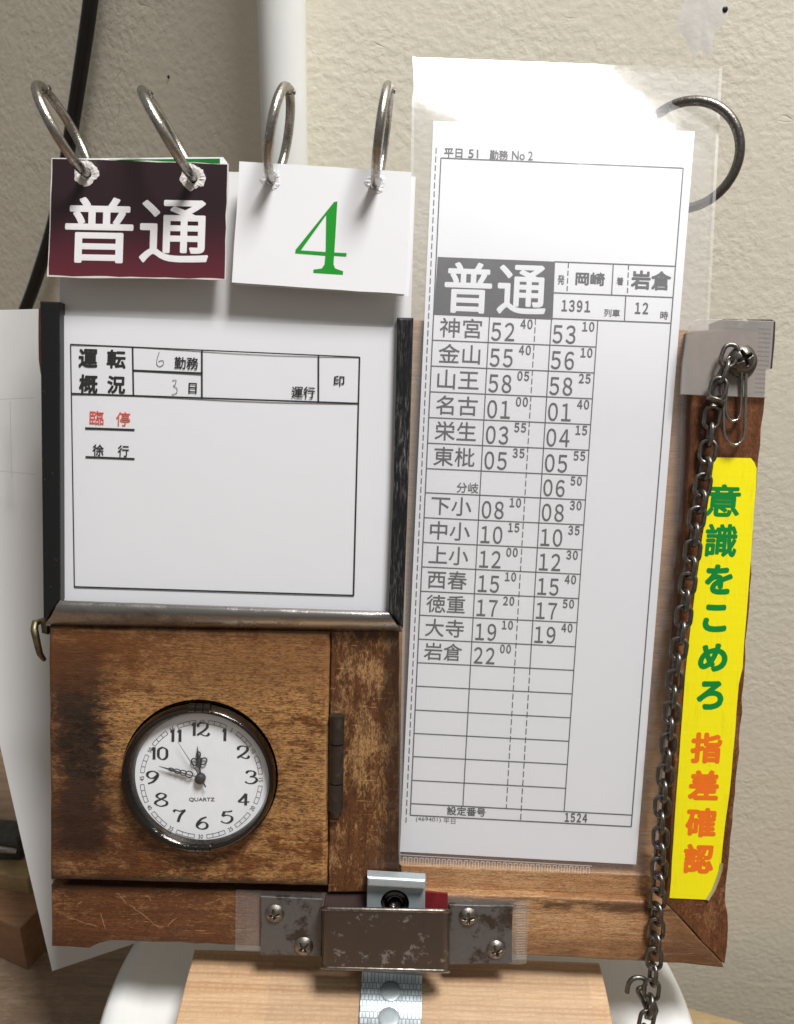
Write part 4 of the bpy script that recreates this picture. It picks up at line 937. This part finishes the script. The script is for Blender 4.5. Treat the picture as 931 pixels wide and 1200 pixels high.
for tx, bx, bo in (('発', (653.7, 322, 662, 333.5), .15), ('岡崎', (674.5, 318.5, 709.5, 335), .5), ('着', (722.7, 324.5, 731, 334.3), .15), ('岩倉', (739.3, 316.5, 787.3, 340.5), .7), ('列車', (708, 362, 727, 371.5), .12), ('時', (774, 364.5, 783.5, 374.5), .12)):
    lett(ps, M['ink_grey'], [(tx, bx)], PT, bo, 'header_lettering', sly=-.05)
lett(ps, M['ink_grey'], [('平日', (520.5, 173.5, 542.5, 185)), ('51', (549, 174.8, 561, 185.4)), ('勤務', (574, 175.5, 596, 187.5)), ('No 2', (600, 176.5, 625, 188))], PT, .25, 'duty_line')
lett(ps, M['ink_grey'], [('設定番号', (524, 945, 569.5, 957))], PT, .22, 'footer_lettering', slx=.05)
for tx, x, y, wd, gp_, ht, nm_ in (('1391', 658, 351, 7.4, 1.6, 14, 'header_lettering'), ('12', 744, 354, 7.4, 1.6, 14, 'header_lettering'), ('1524', 661.8, 952.4, 5.8, 1.2, 11, 'footer_lettering')):
    mb = MB(); digits(mb, tx, x, y, wd, gp_, ht, PT, .4, .04); part(nm_, M['ink_grey'], mb, ps)
lett(ps, M['ink_grey'], [('(469401)', (487.5, 957.3, 517, 964.2)), ('平日', (520, 959, 534, 965.5))], PT, 0, 'footer_lettering', slx=.05)
FWD = str.maketrans('0123456789', '０１２３４５６７８９')
rows_ = [('神宮', '52', '40', '53', '10'), ('金山', '55', '40', '56', '10'), ('山王', '58', '05', '58', '25'), ('名古', '01', '00', '01', '40'), ('栄生', '03', '55', '04', '15'), ('東枇', '05', '35', '05', '55'), ('分岐', '', '', '06', '50'), ('下小', '08', '10', '08', '30'), ('中小', '10', '15', '10', '35'), ('上小', '12', '00', '12', '30'), ('西春', '15', '10', '15', '40'), ('徳重', '17', '20', '17', '50'), ('大寺', '19', '10', '19', '40'), ('岩倉', '22', '00', '', '')]
for k, (nm, m1, s1, m2, s2) in enumerate(rows_):
    y = ys[k]; H_ = ys[k + 1] - y; s = H_ / 30.4; sl = .0415 + .011 * k / 20
    x = LX(y + H_ / 2)
    if nm == '分岐':
        x1 = colx('c1', y + 20) - 2; yb = onrow(x1 - 12, k + 1) - 1.5; lett(ps, M['ink_grey'], [(nm, (x1 - 26, yb - 13, x1, yb))], PT, .1, 'station_name', slx=sl, sly=-.05)
    else:
        x0 = x + 7.5 * s; yc = (onrow(x0 + 25 * s, k) + onrow(x0 + 25 * s, k + 1)) / 2 - .3; lett(ps, M['ink_grey'], [(nm, (x0, yc - 12.2 * s, x0 + 50 * s, yc + 12.2 * s))], PT, .12, 'station_name', slx=sl, sly=-.05)
    for cc_, mn, se, dx in (('c1', m1, s1, 2.6), ('c2', m2, s2, 1.8)):
        if not mn: continue
        x0 = colx(cc_, y + H_ / 2) + dx; yb = onrow(x0 + 14 * s, k + 1) - 2.2 * s
        mb = MB(); digits(mb, mn, x0, yb - 22.3 * s, 12.4 * s, 3.0 * s, 22 * s, PT, .18, sl)
        x1 = x0 + (34 if cc_ == 'c1' else 34.5) * s; yt = onrow(x1 + 7 * s, k) + 1.3 * s
        digits(mb, se, x1, yt, 6.6 * s, 1.4 * s, 11.6 * s, PT, .32, sl)
        part('stop_time', M['ink_grey'], mb, ps)
# clear sleeve
slv = thing('plastic_sleeve', 'tall clear plastic sleeve around the timetable sheet', 'plastic sleeve', S(616, 1020, .0045))
g = strip_grid((484, 66.5), (846, 80.5), (467, 1013), (766, 1027), 14, 56, .0042)
# right edge is not straight: lower part narrows behind the corner guard; notched upper left edge
for j, row in enumerate(g):
    t = j / 56; y = 66.5 + t * (1013 - 66.5)
    for i in range(len(row)):
        s = i / 14; xl = 484 - 17 * t; xr = 846 - 80 * t
        if 80 < y < 112: xl += 2.2 * abs(sin(y * .33))
        if y < 375: xr = 846 - 15 * (y - 80) / 295
        else: xr = 831 - 65 * (y - 375) / 652
        yy = y + 14 * s; row[i] = S(xl + (xr - xl) * s, yy, .0042)
hs = S(808, 112, .0042)
mb = MB(); mb.sheet(g, .00012, (0, 0, 1)); slf = part('front_film', M['film'], mb, slv)
g3 = [[p - Vector((0, 0, .0016 + (.0002 * i))) for i, p in enumerate(row)] for row in g]
mb = MB(); mb.sheet(g3, .00012, (0, 0, 1)); part('back_film', M['film'], mb, slv)
mb = MB()
for k in range(34):
    x = 473 + k * 6.5; y = 1004.5 + k * .36
    stroke(mb, (x, y), (x + 3.6, y + .2), .8, lambda a, b, q: S(a, b, .0044)); stroke(mb, (x, y), (x - .4, y + 8), .8, lambda a, b, q: S(a, b, .0044)); stroke(mb, (x + 3.6, y + .2), (x + 3.2, y + 8), .8, lambda a, b, q: S(a, b, .0044))
stroke(mb, (469, 1001.5), (694, 1015), 1.0, lambda a, b, q: S(a, b, .0044))
part('punched_seam', film('seam_film', .5, (.85, .82, .80), .2), mb, slv)
for ia, ib in ((13.86 / 14, 1), (0, .13 / 14)):
    mb = MB(); L_ = lambda row, t: row[0].lerp(row[1], t * 14) if t < .5 else row[13].lerp(row[14], t * 14 - 13)
    d_ = Vector((0, 0, .00008)); vs = [L_(row, q) + d_ for row in g for q in (ia, ib)]
    mb.add(vs, [(2 * j + 2, 2 * j + 3, 2 * j + 1, 2 * j) for j in range(56)]); part('sealed_edge', SEAL, mb, slv)
mb = MB(); vs = []
hc = S(809, 112, .0046)
for rr in (.0034, .0037): vs += [hc + Vector((rr * cos(2 * pi * k / 32), rr * sin(2 * pi * k / 32), 0)) for k in range(32)]
mb.add(vs, [(k, (k + 1) % 32, 32 + (k + 1) % 32, 32 + k) for k in range(32)]); part('punched_hole', M['film_seam'], mb, slv)
# ring through the sleeve's corner
big = thing('binder_ring', 'dark steel ring through the hole at the top of the plastic sleeve', 'ring', S(803, 119, .005))
p_top = S(803, 119, .0046); p_right = S(867, 180, .0045); p_bot = S(806, 244, -.0068)
# circle through three points
A_, B_, C_ = p_top, p_right, p_bot; ab, ac = B_ - A_, C_ - A_; nrm = ab.cross(ac); cen_ = A_ + (nrm.cross(ab) * ac.length_squared + ac.cross(nrm) * ab.length_squared) / (2 * nrm.length_squared)
e1 = (A_ - cen_).normalized(); e2 = nrm.normalized().cross(e1); RRr = (A_ - cen_).length
mb = MB(); mb.tube([cen_ + (e1 * cos(t) + e2 * sin(t)) * RRr for t in (2 * pi * k / 96 for k in range(96))], .00142, 14, True); part('wire_loop', M['ring_dark'], mb, big)

# ================================================================== CHAIN AND PAPER CLIP
ctrl = [(855, 417), (849.5, 432), (842, 454), (835, 487), (830, 527), (823.5, 570), (816, 612), (811, 652), (805, 692), (800, 734), (794, 772), (789.5, 812), (785.5, 851), (781.5, 889), (777.5, 926), (775, 963), (773.3, 1003), (771, 1042), (769.5, 1083), (767, 1119), (765, 1148), (762, 1176), (758, 1196), (752, 1222), (746, 1250)]
def hch(y):
    if y < 470: return .0108
    if y < 1060: return .0088
    if y < 1120: return .0088
    return .0095 + (y - 1120) * .00002
cpts = [B(x, y, hch(y)) for x, y in [q for q in cub(ctrl, 12)]]
LK, WL, RL = .0032, .0020, .00062          # half length of straight part + bend, half width, wire
lnk = MB(); path = []
for k in range(16): a = -pi / 2 + pi * k / 15; path.append(Vector((LK - WL + WL * cos(a) * .95, WL * sin(a), 0)))
for k in range(16): a = pi / 2 + pi * k / 15; path.append(Vector((-(LK - WL) + WL * cos(a) * .95, WL * sin(a), 0)))
lnk.tube(path, RL, 10, True)
ch = thing('steel_chain', 'dark steel link chain hanging from the screw down over the yellow sticker', 'chain', cpts[0])
lm = None; acc = 0; pitch = 2 * LK - 2 * RL * 1.35; need = 0; idx = 0; cb = Vector(ch['_b'])
for a, b in zip(cpts, cpts[1:]):
    L = (b - a).length
    while acc + L >= need:
        p = a.lerp(b, (need - acc) / L); X = (b - a).normalized(); Z = Vector((0, 0, 1)); Y = Z.cross(X).normalized(); Z = X.cross(Y)
        tw = (.30 + random.uniform(-.25, .2)) if idx % 2 == 0 else (1.45 + random.uniform(-.25, .25))
        Y2 = Y * cos(tw) + Z * sin(tw); Z2 = X.cross(Y2)
        q = p - cb
        mt = Matrix(((X.x, Y2.x, Z2.x, q.x), (X.y, Y2.y, Z2.y, q.y), (X.z, Y2.z, Z2.z, q.z), (0, 0, 0, 1)))
        if lm is None:
            o = lnk.build('link', M['chain'], ch); o.data.transform(Matrix.Translation(cb)); lm = o
        else: o = lm.copy(); COL.objects.link(o)
        o.parent = ch; o.matrix_local = mt; idx += 1; need += pitch
    acc += L
mb = MB(); hk = [(735, 1163), (737, 1153), (742, 1147), (750, 1145.5), (757, 1149), (755, 1156), (748, 1160), (752, 1170), (757, 1180)]
mb.tube([B(x, y, .0085) for x, y in cub(hk, 6)], .00072, 10); part('hook', M['chain'], mb, ch)
mb = MB(); mb.tube([B(x, y, .0085 + .0008 * sin(i)) for i, (x, y) in enumerate([(757, 1178), (766, 1170), (769, 1184), (766, 1194), (758, 1192)])], .0008, 10, True); part('end_ring', M['chain'], mb, ch)
mb = MB(); pc = [(852, 446), (851, 470), (851.5, 484), (856, 492.5), (862, 493), (867, 488), (869, 470), (869.5, 440), (868, 428), (864, 420), (857, 418), (851.5, 424), (849.5, 442), (848.5, 480), (849, 506), (853, 516), (861, 521.5), (869, 517), (873, 506), (874, 470), (874.5, 438)]
P_ = cub(pc, 6)
mb.tube([B(x, y, .0085 + .0009 * min(1, max(0, (460 - y) / 40)) + (.0006 if i > len(P_) * .45 else 0)) for i, (x, y) in enumerate(P_)], .00042, 10)
tag(mb.build('paper_clip', M['ring'], base=B(861, 521, .0085), frame=BM), 'steel paper clip hanging from the screw beside the chain', 'paper clip')

for o in list(bpy.data.objects):
    if '_b' in o: del o['_b']
